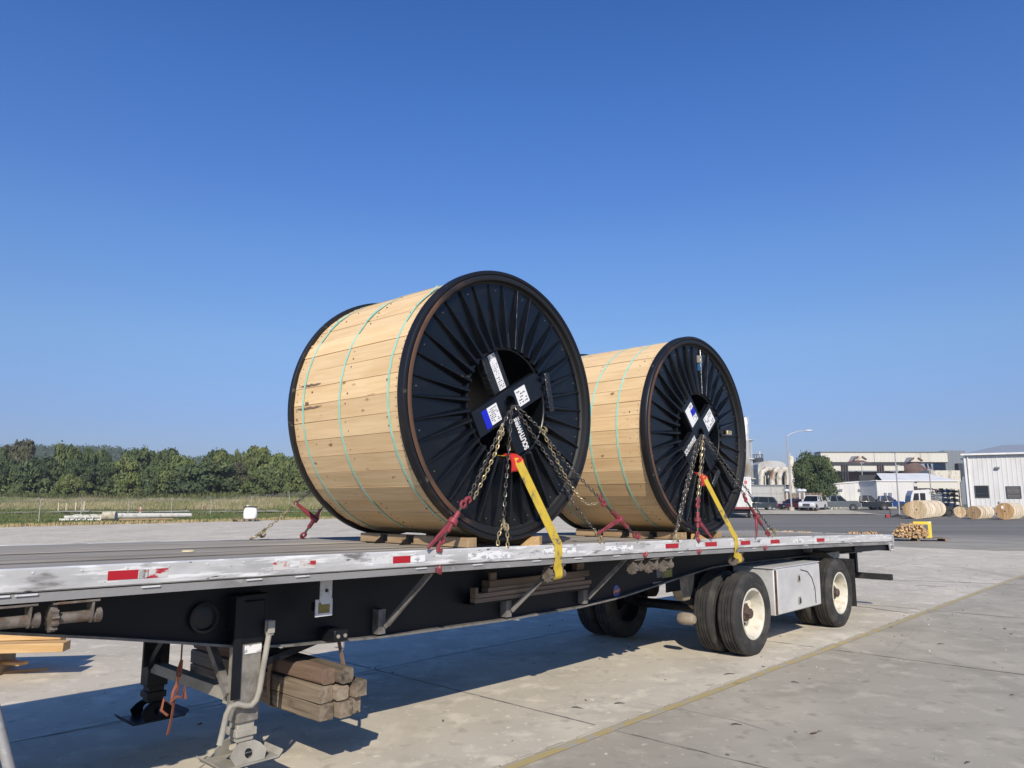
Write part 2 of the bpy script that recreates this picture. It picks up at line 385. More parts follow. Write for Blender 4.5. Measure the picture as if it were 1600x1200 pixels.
M['dryverge'] = pmat('dry_verge', (.33,.26,.15), .95, 0, [((.22,.2,.09), .8, .45, .65, one)], coord='World')

xs = [-2600,-1200,-600,-320] + lin(-220, 220, 89) + [320,600,1200,2600]
ys = [-900,-300,-80,-20,20,50] + lin(60, 220, 65) + [300,420,600,900,1500,2600]
tag(sheet('ground', xs, ys, -.06, M['soil']), kind='structure')

# concrete yard: a bed sheet with cast slabs on it; joints stay open between the slabs
def yard_edge(x):   # far edge of the concrete on the left
    return min(90.0, max(40.0, 55.6+1.4*(x+36.7)))
yx = lin(-140, 40, 181); yy = lin(-40, 92, 133)
bed = sheet('concrete_yard', yx, yy, -.020, M['concw'], None, lambda x, y: y < yard_edge(x))
tag(bed, kind='structure')
SL = 4.80
jm = MB()
slab = MB().box(0.006, SL-.006, .006, SL-.006, -.018, 0.0)
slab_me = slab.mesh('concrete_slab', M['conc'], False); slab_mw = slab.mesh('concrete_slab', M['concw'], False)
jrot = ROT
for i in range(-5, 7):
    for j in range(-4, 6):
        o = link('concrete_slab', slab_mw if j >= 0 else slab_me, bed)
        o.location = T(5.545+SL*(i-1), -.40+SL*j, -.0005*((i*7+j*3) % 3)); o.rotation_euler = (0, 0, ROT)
# dark filler under the joints
fm = MB()
for i in range(-5, 8):
    fm.box(5.545+SL*(i-1)-.02, 5.545+SL*(i-1)+.02, -.4-SL*4, -.4+SL*6, -.019, -.0105)
for j in range(-4, 7):
    fm.box(5.545-SL*6, 5.545+SL*6, -.4+SL*j-.02, -.4+SL*j+.02, -.019, -.0090)
fm.xf(Matrix.Translation(T(0,0,0)) @ Matrix.Rotation(ROT, 4, 'Z'))
obj('joint_filler', fm, M['joint'], bed)

def asphalt_edge():
    q = N('asphalt_worn_edge'); t = q
    g_ = t.n('NewGeometry'); sp = t.n('SeparateXYZ'); t.l(g_.outputs['Position'], sp.inputs[0])
    def nz(scale, st, det=8):
        mp = t.n('Mapping'); mp.inputs['Scale'].default_value = st; t.l(g_.outputs['Position'], mp.inputs['Vector'])
        x = t.n('TexNoise'); x.inputs['Scale'].default_value = scale; x.inputs['Detail'].default_value = det; t.l(mp.outputs[0], x.inputs['Vector']); return x.outputs[0]
    def mixc(f, a_, b_):
        m = t.n('Mix', data_type='RGBA'); t.l(f, m.inputs[0])
        for k, v in ((6, a_), (7, b_)):
            if isinstance(v, tuple): m.inputs[k].default_value = c4(v)
            else: t.l(v, m.inputs[k])
        return m.outputs[2]
    def rng(v, lo, hi):
        m = t.n('MapRange'); m.inputs['From Min'].default_value = lo; m.inputs['From Max'].default_value = hi; t.l(v, m.inputs['Value']); return m.outputs[0]
    a_ = mixc(rng(nz(.09,(.4,2.2,1)), .42, .62), (.185,.176,.16), (.235,.225,.202))
    a_ = mixc(rng(nz(.25,(.25,2.4,1)), .54, .68), a_, (.145,.138,.128)); a_ = mixc(rng(nz(2.0,(.4,1.4,1)), .60, .74), a_, (.27,.255,.225))
    cc = mixc(rng(nz(.6,(.8,1.2,1)), .45, .65), (.36,.335,.28), (.29,.268,.225))
    ma = t.n('Math', operation='MULTIPLY_ADD'); ma.inputs[1].default_value = 16.0; t.l(nz(.12,(.6,1.6,1),6), ma.inputs[0]); t.l(sp.outputs['Y'], ma.inputs[2])
    m2 = t.n('Math', operation='MULTIPLY_ADD'); m2.inputs[1].default_value = 4.0; t.l(nz(1.2,(.6,1.6,1),8), m2.inputs[0]); t.l(ma.outputs[0], m2.inputs[2])
    t.l(mixc(rng(m2.outputs[0], 44, 54), cc, a_), t.b.inputs['Base Color']); t.b.inputs['Roughness'].default_value = .9; t.b.inputs['Specular IOR Level'].default_value = .04
    return q.m
M['asphedge'] = asphalt_edge()
tag(sheet('asphalt_road', lin(4, 150, 70), lin(30, 118, 66), -.010, M['asphedge'], None, lambda x, y: y < 108 and x > 4+(y-30)*.12), kind='structure')
# dirt along the cross joints and hairline cracks
def dirtline(pts, w, name, mat):
    mb = MB(); pts = [Vector((p[0],p[1],.0035)) for p in pts]; r_ = random.Random(len(pts)); q_ = []
    for a_, b_ in zip(pts, pts[1:]):
        n_ = max(2, int((b_-a_).length/.12))
        for i in range(n_): q_.append(a_.lerp(b_, i/n_))
    q_.append(pts[-1]); d_ = (pts[-1]-pts[0]).normalized(); sd_ = Vector((-d_.y, d_.x, 0))
    for i, p in enumerate(q_):
        j = r_.uniform(-.4,.4)*w; ww = w*r_.uniform(.25,.75)
        mb.v += [tuple(p+sd_*(j-ww)), tuple(p+sd_*(j+ww))]
        if i: mb.f.append((2*i-2,2*i,2*i+1,2*i-1))
    return tag(obj(name, mb, mat, smooth=False), kind='structure')
M['skid'] = pmat('tyre_mark', (.29,.268,.23), .95, 0, [((.42,.388,.33), 1.6, .42, .58, (1,1,1), 9)], coord='World', spec=.1)
M['dirt'] = pmat('joint_dirt', (.22,.203,.175), .95, 0, [((.38,.352,.298), 3.0, .44, .56, one, 9)], coord='World', spec=.1)
for k in (-2,-1,0,1,2,3):
    u = 5.545+SL*k
    dirtline([T(u,-9), T(u+.01,-4), T(u-.01,-.5)], .022, 'joint_dirt', M['dirt']); dirtline([T(u,-.3), T(u+.012,3), T(u,9)], .016, 'joint_dirt', M['dirt'])
dirtline([gnd(0,1163), gnd(300,1110), gnd(640,1040)], .012, 'hairline_crack', M['dirt'])
for pts in ([(1378,1040),(1412,1000),(1440,972)],[(1570,1005),(1586,985),(1600,972)],[(1000,1098),(1080,1112),(1150,1126),(1200,1142)]):
    dirtline([gnd(*p) for p in pts], .007, 'hairline_crack', M['skid'])
for pts, w in (([(1255,934),(1330,946),(1420,958)], .05),([(1360,905),(1500,910),(1600,914)], .05),([(1340,890),(1375,894)], .04),([(1430,915),(1480,917)], .05)):
    dirtline([gnd(*p) for p in pts], w, 'tyre_mark', M['skid'])

def worn_line(name, col, under, lo, hi):
    return pmat(name, col, .8, 0, [(under, 5.0, lo, hi, (1,1,1), 12), ((col[0]*.55, col[1]*.52, col[2]*.6), 2.4, .58, .70, one, 9)], [(60,.2,one)], coord='World')
M['ylw'] = worn_line('worn_yellow_paint', (.46,.36,.16), (.40,.37,.31), .49, .62)
M['wln'] = worn_line('worn_pale_paint', (.60,.56,.44), (.42,.40,.34), .50, .64)
def line(u0, u1, y0, y1, w, mat, name):
    mb = MB(); n = 60
    for i in range(n+1):
        u = u0+(u1-u0)*i/n; y = y0+(y1-y0)*i/n
        wob = .006*sin(i*1.7)
        mb.v += [tuple(T(u, y-w/2+wob, .004)), tuple(T(u, y+w/2+wob*.6, .004))]
        if i: mb.f.append((2*i-2, 2*i, 2*i+1, 2*i-1))
    tag(obj(name, mb, mat), kind='structure')
line(-12, 34, -.50, -.47, .082, M['ylw'], 'yellow_line')
line(-12, 30, 2.80, 3.02, .085, M['wln'], 'pale_line')
# pale mortar ridge along the joint beside the yellow line
rm = MB(); 
for i in range(90):
    u = -3+.36*i+random.uniform(-.05,.05); L = random.uniform(.1,.34)
    rm.obox(T(u, -.405+random.uniform(-.006,.006), .003), AX, NX, (0,0,1), L/2, random.uniform(.006,.012), .0035)
tag(obj('joint_ridge', rm, M['gravel']), kind='structure')

# ------------------------------------------------------------------ flatbed trailer
TR = TT('flatbed_trailer', (7, 1.25, 0), 'long black flatbed trailer with scuffed aluminium side rail carrying the two big cable reels', 'trailer')
WID = 2.50
US = [-1.2+.4*i for i in range(41)]; US[-1] = 14.98
def sweep(mb, prof, us=None, zf=deck):
    """closed profile [(y, dz)] pushed along the cambered deck line"""
    us = us or US; n = len(prof); b = len(mb.v)
    for u in us:
        for y, dz in prof: mb.v.append((u, y, zf(u)+dz))
    for i in range(len(us)-1):
        for k in range(n):
            k2 = (k+1) % n
            mb.f.append((b+i*n+k, b+i*n+k2, b+(i+1)*n+k2, b+(i+1)*n+k))
    mb.f.append(tuple(b+k for k in range(n))); mb.f.append(tuple(b+(len(us)-1)*n+n-1-k for k in range(n)))
    return mb
# deck boards
ed = [.085,.285,.47,.60,.85,1.10,1.35,1.51,1.78,2.10,2.415]
for i in range(len(ed)-1):
    a, b = ed[i], ed[i+1]; g_ = .005
    g2 = .005
    dz = random.uniform(-.004, .001) if i not in (2, 6) else -.008
    mb = MB(); sweep(mb, [(a+g_,-.035),(b-g2,-.035),(b-g2,dz-.003),(b-g2-.006,dz),(a+g_+.006,dz),(a+g_,dz-.003)])
    # length along u: rotate grain by using local axes
    TR.part('deck_board', mb, M['darkdeck'] if i in (2, 6) else M['deck'])

sub = MB(); sweep(sub, [(.08,-.060),(2.42,-.060),(2.42,-.042),(.08,-.042)]); TR.part('deck_underlay', sub, M['frame'])
# side rails (near and far): rub rail face, top lip, recessed channel below
for sgn in (0, 1):
    Y = (lambda y: y) if sgn == 0 else (lambda y: WID-y)
    mb = MB(); sweep(mb, [(Y(0),-.108),(Y(.012),-.116),(Y(.030),-.116),(Y(.030),.000),(Y(.022),.006),(Y(.008),.006),(Y(0),-.003)])
    r = TR.part('rub_rail', mb, M['alu'])
    mb = MB(); sweep(mb, [(Y(.055),-.170),(Y(.075),-.175),(Y(.082),-.175),(Y(.082),.004),(Y(.055),.004)])
    TR.part('side_rail', mb, M['alu2'])
    mb = MB(); sweep(mb, [(Y(.016),-.168),(Y(.050),-.168),(Y(.050),-.160),(Y(.024),-.160),(Y(.024),-.122),(Y(.016),-.122)]); TR.part('winch_track', mb, M['alu2'])
    for k in range(27):
        u = -.9+.6*k
        if u > 14.9: break
        mb = MB().cyl((u, Y(.031), deck(u)-.055), (u, Y(.054), deck(u)-.055), .022, n=10)
        TR.part('spool', mb, M['alu2'])
    if sgn == 0:
        for px in (1,  45, 240, 400, 475, 660, 748, 840, 905, 965, 1065, 1180, 1260, 1330):   # small bright clips under the rail
            u = onv(px, 900, 0)[0] if px < 200 else onv(px, 875 if px < 900 else 850, 0)[0]
            mb = MB().box(u-.05, u+.05, .004, .05, deck(u)-.133, deck(u)-.125); TR.part('clip', mb, M['whitetape'])
        # joint lines and rivets along the rail
        rv = MB()
        for k in range(64):
            u = .3+.23*k
            rv.cyl((u, -.001, deck(u)-.018), (u, -.0045, deck(u)-.018), .006, n=8)
        tag(TR.part('rivet', rv, M['whitetape']), kind='stuff')
# reflective tape and torn decals on the near rail
def tape(px0, px1, py, mat, name='reflector_tape', h=.05, dz=-.055):
    a = onv(px0, py, 0)[0]; b = onv(px1, py, 0)[0]
    mb = MB(); n = 4
    us = [a+(b-a)*i/n for i in range(n+1)]
    sweep(mb, [(-.0025, dz-h/2), (.001, dz-h/2), (.001, dz+h/2), (-.0025, dz+h/2)], us)
    return TR.part(name, mb, mat)
tape(168, 215, 903, M['red']); tape(216, 262, 900, M['redworn']); tape(217, 232, 901, M['whitetape'])
tape(427, 452, 886, M['redworn']); tape(468, 493, 884, M['redworn'])
tape(582, 613, 877, M['whitetape']); tape(614, 641, 875, M['red']); tape(642, 664, 874, M['decal'], 'torn_decal')
tape(732, 797, 866, M['decal'], 'torn_decal', .052, -.062); tape(850, 900, 862, M['decal'], 'torn_decal', .045, -.05); tape(946, 989, 857, M['decal'], 'torn_decal', .045, -.05)
tape(1024, 1039, 852, M['whitetape']); tape(1040, 1060, 852, M['red'])
tape(1088, 1100, 850, M['whitetape']); tape(1102, 1120, 850, M['red'])
tape(1143, 1156, 848, M['whitetape']); tape(1157, 1172, 847, M['red']); tape(1188, 1203, 846, M['whitetape']); tape(1204, 1218, 846, M['red'])
tape(1240, 1256, 845, M['decal'], 'torn_decal'); tape(1276, 1288, 843, M['red']); tape(1289, 1296, 843, M['whitetape'])
tape(1308, 1324, 843, M['whitetape']); tape(1360, 1374, 841, M['whitetape']); tape(1381, 1393, 840, M['whitetape'])

# main beams
BP = [(-1.2,1.24),(.6,1.24),(1.2,1.215),(1.85,1.10),(2.65,.945),(3.0,.905),(3.9,.855),(5.3,.83),(6.4,.835),(7.1,.865),(7.8,.93),(8.5,1.0),(9.2,1.06),(10,1.07),(12.2,1.045),(14.9,.985)]
def beam_z(u):
    for (a, za), (b, zb) in zip(BP, BP[1:]):
        if a <= u <= b: return za+(zb-za)*(u-a)/(b-a)
    return BP[-1][1]
for yb in (.58, 1.92):
    us = [-1.2+.2*i for i in range(81)]; us = [u for u in us if u < 14.9]
    w = MB(); b = MB()
    def sw2(mb, prof): # profile (y, 'b'|'t', dz)
        n = len(prof); s0 = len(mb.v)
        for u in us:
            for y, tb, dz in prof: mb.v.append((u, y, (beam_z(u) if tb == 'b' else deck(u))+dz))
        for i in range(len(us)-1):
            for k in range(n):
                k2 = (k+1) % n; mb.f.append((s0+i*n+k, s0+i*n+k2, s0+(i+1)*n+k2, s0+(i+1)*n+k))
        mb.f.append(tuple(s0+k for k in range(n))); mb.f.append(tuple(s0+(len(us)-1)*n+n-1-k for k in range(n)))
    sw2(w, [(yb-.006,'b',.0),(yb+.006,'b',.0),(yb+.006,'t',-.16),(yb-.006,'t',-.16)])
    web = TR.part('main_beam', w, M['frame'])
    sw2(b, [(yb-.075,'b',-.014),(yb+.075,'b',-.014),(yb+.075,'b',.002),(yb-.075,'b',.002)])
    bo = b; bo.shift(-TR.off); obj('beam_flange', bo, M['greymetal'] if yb < 1 else M['frame'], web)
k = -1.0
while k < 14.9:
    mb = MB().box(k-.03, k+.03, .083, 2.417, deck(k)-.160, deck(k)-.064)
    TR.part('cross_member', mb, M['frame']); k += .61
# cross bracing plates between the beams so the underside reads closed
for k in (3.0, 6.0, 8.2, 10.8, 13.2):
    TR.part('bulkhead', MB().box(k-.006, k+.006, .59, 1.91, beam_z(k)+.12, deck(k)-.165), M['frame'])

# landing legs
def leg(yc, sgn, mat, mat2):
    u0, u1 = 2.615, 2.775
    L = MB().box(u0, u1, yc-.08, yc+.08, .455, 1.22)
    o = TR.part('landing_leg', L, mat, bevel=.012)
    def p(name, mb, m, **k): mb.shift(-TR.off); return obj(name, mb, m, o, **k)
    # mounting plate up the beam and its bolts
    up = MB().box(u0-.05, u1+.035, yc-.075, yc+.085, 1.06, 1.29); p('mount_bracket', up, M['frame'], bevel=.006)
    sl = MB().box(u0-.006, u1+.006, yc-.087, yc+.07, .965, 1.25); p('leg_shade_box', sl, M['frame'], bevel=.008)  # black box added round the upper leg to deepen the deck's shade there
    pl = MB().box(u0-.055, u0+.005, yc-.095, yc-.081, .62, 1.28); p('side_plate', pl, M['frame'])
    inner = MB().box(u0+.02, u1-.02, yc-.06, yc+.06, .33, .46); p('inner_tube', inner, mat2, bevel=.006)
    col = MB().box(u0+.005, u1-.005, yc-.075, yc+.075, .365, .415); p('collar', col, mat2, bevel=.006)
    # sand shoe: sloped gussets on a dished pad
    cu = (u0+u1)/2; zt, zb = .335, .205
    sh = MB().hexa([(cu-.20,yc-.15,zb),(cu+.20,yc-.15,zb),(cu+.20,yc+.15,zb),(cu-.20,yc+.15,zb),
                    (cu-.20,yc-.15,zb+.012),(cu+.20,yc-.15,zb+.012),(cu+.20,yc+.15,zb+.012),(cu-.20,yc+.15,zb+.012)])
    for dx in (-.2, .2): sh.hexa([(cu+dx,yc-.15,zb),(cu+dx*1.16,yc-.15,zb+.035),(cu+dx*1.16,yc+.15,zb+.035),(cu+dx,yc+.15,zb),
                                 (cu+dx,yc-.15,zb+.01),(cu+dx*1.16,yc-.15,zb+.045),(cu+dx*1.16,yc+.15,zb+.045),(cu+dx,yc+.15,zb+.01)])
    p('foot_pad', sh, mat2)
    for sy in (-1, 1):
        yy_ = yc+sy*.085; n = 14; hc = (cu, zb+.062); hr = .030
        poly = [(cu-.17,zb+.012),(cu+.17,zb+.012),(cu+.075,zt),(cu-.075,zt)]
        # gusset plate with a round hole: fan of quads between hole and outline
        out = []; hole = []
        for i in range(n):
            a = 2*pi*i/n; dx, dz = cos(a), sin(a); hole.append((hc[0]+hr*dx, hc[1]+hr*dz)); best = 9
            for (p0, p1) in zip(poly, poly[1:]+poly[:1]):
                ex, ez = p1[0]-p0[0], p1[1]-p0[1]; den = dx*ez-dz*ex
                if abs(den) < 1e-9: continue
                t = ((p0[0]-hc[0])*ez-(p0[1]-hc[1])*ex)/den; s_ = ((p0[0]-hc[0])*dz-(p0[1]-hc[1])*dx)/den
                if t > 0 and -1e-6 <= s_ <= 1+1e-6: best = min(best, t)
            out.append((hc[0]+best*dx, hc[1]+best*dz))
        g = MB(); tilt = lambda z: yy_+sy*.055*(zt-z)/(zt-zb)
        for ring_, th in ((out,0),(hole,0),(out,.01),(hole,.01)): g.v += [(x, tilt(z)-sy*th, z) for x, z in ring_]
        for i in range(n):
            j = (i+1) % n
            g.f += [(i,j,n+j,n+i),(2*n+i,3*n+i,3*n+j,2*n+j),(n+i,n+j,3*n+j,3*n+i),(i,2*n+i,2*n+j,j)]
        p('gusset', g, mat2)
    return o
near_leg = leg(.525, 1, M['galv'], M['dust'])
far_leg = leg(1.98, -1, M['frame'], M['frame'])
st_ = MB().box(2.645, 2.767, .4405, .4445, .90, .955); TR.part('paper_sticker', st_, M['decal'])
TR.part('leg_cross_bar', MB().box(2.63, 2.71, .606, 1.899, .57, .645), M['dust'])
TR.part('leg_brace', MB().bar((2.62, .58, .62), (2.62, 1.0, 1.02), .05, .05), M['greymetal'])
TR.part('leg_brace', MB().bar((2.62, 1.90, .62), (2.62, 1.45, 1.02), .05, .05), M['frame'])
TR.part('leg_brace', MB().bar((2.72, .62, .75), (3.35, .60, .90), .05, .05), M['frame'])
TR.part('leg_gusset', MB().prism([(.606,.55),(.69,.55),(.606,.80)], 0, 2.63, 2.642), M['dust'])
# crank handle
cp = [(2.80,.40,1.05),(2.79,.40,.98),(2.76,.40,.78),(2.745,.40,.66),(2.725,.40,.60),(2.69,.40,.572),(2.645,.40,.578),(2.585,.395,.60),(2.54,.395,.595),(2.515,.395,.55),(2.50,.395,.47),(2.48,.395,.37)]
cr = TR.part('crank_handle', MB().tube(cp, [.019]*11+[.021], 10), M['dust'])
ck = MB()
for sy in (-.02,.02): ck.box(2.775,2.825,.40+sy-.006,.40+sy+.006,1.025,1.11)
ck.box(2.777,2.823,.384,.416,1.01,1.04); ck.box(2.777,2.823,.384,.416,1.088,1.102)
ck.shift(-TR.off); obj('crank_yoke', ck, M['dust'], cr, bevel=.003)

# round lamp ring and access cap on the web, plates and lamps under the rail
rg = MB().lathe_y((2.40,1.155), [(.10,.555),(.10,.535),(.083,.528),(.078,.545),(.078,.555)], 28); lampring = TR.part('lamp_ring', rg, M['rubber'])
lp = MB().lathe_y((2.40,1.155), [(.0,.540),(.05,.541),(.076,.547),(.076,.556),(.0,.556)], 28); lp.shift(-TR.off); obj('lamp_lens', lp, M['blk2'], lampring)
pl = MB().prism([(3.125,1.40),(3.225,1.40),(3.225,1.215),(3.205,1.19),(3.145,1.19),(3.125,1.215)], 1, .300, .306); pln = TR.part('hanger_plate', pl, M['whitetape'])
bl = MB().lathe_y((3.178,1.285), [(.0,.290),(.011,.290),(.013,.299),(.013,.301)], 12); bl.shift(-TR.off); obj('bolt', bl, M['rubber'], pln)
fr = MB()
for (a,b,c,d) in ((3.09,3.235,1.17,1.225),): pass
f0,f1,g0,g1 = 3.10,3.24,1.105,1.225
fr.box(f0,f1,.312,.320,g0,g0+.022); fr.box(f0,f1,.312,.320,g1-.022,g1); fr.box(f0,f0+.022,.312,.320,g0+.022,g1-.022); fr.box(f1-.022,f1,.312,.320,g0+.022,g1-.022)
mk = TR.part('marker_lamp', fr, M['whitetape'])
le = MB().box(f0+.022,f1-.022,.313,.319,g0+.022,g1-.022); le.shift(-TR.off); obj('lamp_lens', le, M['amber'], mk)
TR.part('lamp_bracket', MB().box(3.12,3.22,.321,.40,1.14,1.20), M['frame'])

# board rack: channel posts on the web with struts up to the rail
for (uc, ut) in ((3.83, 3.93), (5.30, 5.47), (6.47, 6.56)):
    zb = beam_z(uc)+.02
    pm = MB().box(uc-.035, uc+.035, .495, .501, zb, zb+.19)
    pm.box(uc-.035, uc-.030, .501, .572, zb, zb+.19); pm.box(uc+.030, uc+.035, .501, .572, zb, zb+.19)
    post = TR.part('rack_post', pm, M['greymetal'])
    sb = MB(); a = Vector((uc+.01, .47, zb+.06)); b = Vector((ut+.02, .075, deck(ut)-.18)); sb.bar(a, b, .045, .010, (1,0,0)); sb.bar(a+Vector((.022,0,0)), b+Vector((.022,0,0)), .008, .05, (1,0,0))
    TR.part('rack_strut', sb, M['greymetal'])
TR.part('rack_shelf', MB().box(4.78, 6.52, .42, .57, 1.012, 1.022), M['frame'])
# strap bracket that carries the timber stack
TR.part('strap_bracket', MB().box(3.30, 3.42, .36, .57, .90, .985), M['frame'], bevel=.01)
bk = MB()
for x in (3.33, 3.39): bk.cyl((x,.352,.94),(x,.372,.94), .014, n=10)
TR.part('bracket_bolt', bk, M['dust'])

# ratchet winches under the rail
def winch(u, w=.17, gearn=11, s=1.0):
    z = deck(u)-.178; y0 = .03
    f = MB()
    f.box(u-w/2-.03, u+w/2+.03, y0-.005, y0+.10, z-.012, z)              # slide plate
    for s in (-1, 1):
        x = u+s*w/2
        f.prism([(y0+.0,z-.013),(y0+.095,z-.013),(y0+.085,z-.085*s),(y0+.062,z-.125*s),(y0+.028,z-.125*s),(y0+.008,z-.085*s)], 0, x-.006, x+.006)
    o = TR.part('strap_winch', f, M['winch'], bevel=.002)
    d = MB().cyl((u-w/2-.05, y0+.045, z-.088*s), (u+w/2+.055, y0+.045, z-.088*s), .030, n=14); d.shift(-TR.off); obj('winch_drum', d, M['winch'], o)
    g = MB(); n = gearn*2; rr = []
    for i in range(n*2):
        a = 2*pi*i/(n*2); r = (.066 if (i % 4) < 2 else .053)*s; rr.append((y0+.045+r*cos(a), z-.088*s+r*sin(a)))
    g.prism(rr, 0, u-w/2-.052, u-w/2-.018); g.shift(-TR.off); obj('ratchet_wheel', g, M['winch'], o, smooth=False)
    c = MB().cyl((u+w/2+.02, y0+.045, z-.088*s), (u+w/2+.05, y0+.045, z-.088*s), .040, n=12); c.shift(-TR.off); obj('winch_cap', c, M['winch'], o)
    pw = MB().obox((u-w/2-.035, y0+.045, z-.018), (1,0,0), (0,1,-.3), (0,.3,1), .012, .045, .006); pw.shift(-TR.off); obj('pawl', pw, M['winch'], o)
    return o
for px, py in ((18, 965), (118, 960)): winch(onv(px, py, .07)[0], .15, 11, 1.3)
W1 = onv(868, 890, .07)[0]; winch(W1, .13)
for px in (995, 1020, 1042): winch(onv(px, 882, .07)[0], .085)
W2 = onv(1152, 872, .07)[0]; winch(W2, .13)

# plates and emblem on the web behind the winches
def web_plate(px0, px1, py0, py1, mat, name, y=.572):
    a = onv(px0, py1, y); b = onv(px1, py0, y)
    return TR.part(name, MB().box(a[0], b[0], y-.002, y+.0015, a[2], b[2]), mat)
web_plate(1026, 1035, 889, 903, M['greymetal'], 'data_plate', .571); web_plate(1036, 1050, 889, 903, pmat('yellowed_sticker', (.34,.33,.08), .6, 0, [((.16,.17,.08), 40, .5, .56, one)]), 'sticker', .571)
web_plate(1020, 1053, 905, 912, M['dust'], 'white_strip', .570)
ec = onv(963, 924, .571)
M['eblue'] = pmat('emblem_blue', (.07,.14,.42), .5); M['ered'] = pmat('emblem_red', (.42,.09,.06), .5)
em = MB()
n = 24; rr = [(ec[0]+.060*cos(2*pi*i/n), ec[2]+.068*sin(2*pi*i/n)) for i in range(n)]
em.prism(rr, 1, .5695, .5735); emb = TR.part('round_emblem', em, M['eblue'])
e2 = MB().prism([(ec[0]-.068,ec[2]-.030),(ec[0]+.066,ec[2]-.012),(ec[0]+.068,ec[2]+.034),(ec[0]-.066,ec[2]+.016)], 1, .5665, .5692); e2.shift(-TR.off); obj('emblem_band', e2, M['ered'], emb)

def text_mesh(body, size, mat, name, parent, M4, bold=0.0, extr=.0008):
    cu = bpy.data.curves.new(name, 'FONT'); cu.body = body; cu.size = size; cu.extrude = extr; cu.offset = bold
    cu.align_x = 'CENTER'; cu.align_y = 'CENTER'
    tmp = bpy.data.objects.new('tmp', cu); COL.objects.link(tmp)
    bpy.context.view_layer.update()
    dg = bpy.context.evaluated_depsgraph_get(); me = bpy.data.meshes.new_from_object(tmp.evaluated_get(dg))
    bpy.data.objects.remove(tmp); bpy.data.curves.remove(cu)
    me.transform(M4); me.materials.clear(); me.materials.append(mat)
    return link(name, me, parent)
def face_near(u, y, z, ang=0.0):   # text facing the near side (-y), turned by ang in the (u,z) plane
    ca, sa = cos(ang), sin(ang)
    return Matrix(((ca,-sa,0,u),(0,0,-1,y),(sa,ca,0,z),(0,0,0,1)))
text_mesh('UTILITY', .030, M['whitetext'], 'emblem_lettering', emb, Matrix.Translation(-TR.off) @ face_near(ec[0], .5655, ec[2]+.002, .12))

# tool box between the axles
tb = MB().box(9.90, 11.42, .0, .58, .415, 1.02); box_ = TR.part('tool_box', tb, M['toolbox'], bevel=.012)
def tbp(name, mb, m, **k): mb.shift(-TR.off); return obj(name, mb, m, box_, **k)
dr = MB().box(9.965, 11.40, -.022, -.002, .43, 1.005); tbp('box_door', dr, M['toolbox'], bevel=.006)
for (z0, z1) in ((.80,.90),(.50,.60)):
    u = 10.64
    tbp('door_latch', MB().prism([(u-.04,z0),(u+.04,z0),(u+.055,z0+.02),(u+.04,z1),(u-.04,z1),(u-.055,z0+.02)], 1, -.032, -.0225), M['dust'], bevel=.003)
    tbp('latch_handle', MB().box(u-.018, u+.018, -.038, -.0325, z0+.02, z1-.02), M['rubber'])
pts = [(10.72,-.026,.96),(10.95,-.026,.92),(11.10,-.026,.82),(11.19,-.026,.66),(11.20,-.026,.46)]
tbp('door_cable', MB().tube(pts, .006, 6), M['rubber'])
tbp('hinge_strip', MB().box(9.915, 9.955, -.012, -.0025, .43, 1.0), M['rust'])
tbp('box_flange', MB().box(9.88, 11.44, -.012, .59, 1.0215, 1.035), M['toolbox'])

# axles, suspension, wheels
def tyre_prof(y0, y1, R, r):
    s = .035
    return [(r,y0+.045),(r+.02,y0+.02),(r+.045,y0+.010),(r+.05,y0+.014),(r+.056,y0+.006),(r+.10,y0+.002),(r+.104,y0-.002),(r+.115,y0-.002),(r+.119,y0+.001),(R-.06,y0),(R-.055,y0+.005),(R-.035,y0+.012),(R-.008,y0+.03),
            (R,y0+.045),(R,y0+.068),(R-.017,y0+.071),(R-.017,y0+.081),(R,y0+.084),(R,y0+.114),(R-.017,y0+.117),(R-.017,y0+.127),(R,y0+.130),
            (R,y1-.130),(R-.017,y1-.127),(R-.017,y1-.117),(R,y1-.114),(R,y1-.084),(R-.017,y1-.081),(R-.017,y1-.071),(R,y1-.068),(R,y1-.045),
            (R-.008,y1-.03),(R-.035,y1-.012),(R-.09,y1),(r+.07,y1-.004),(r+.02,y1-.02),(r,y1-.045)]
RW = .516; ZW = RW-.012; RR = .298
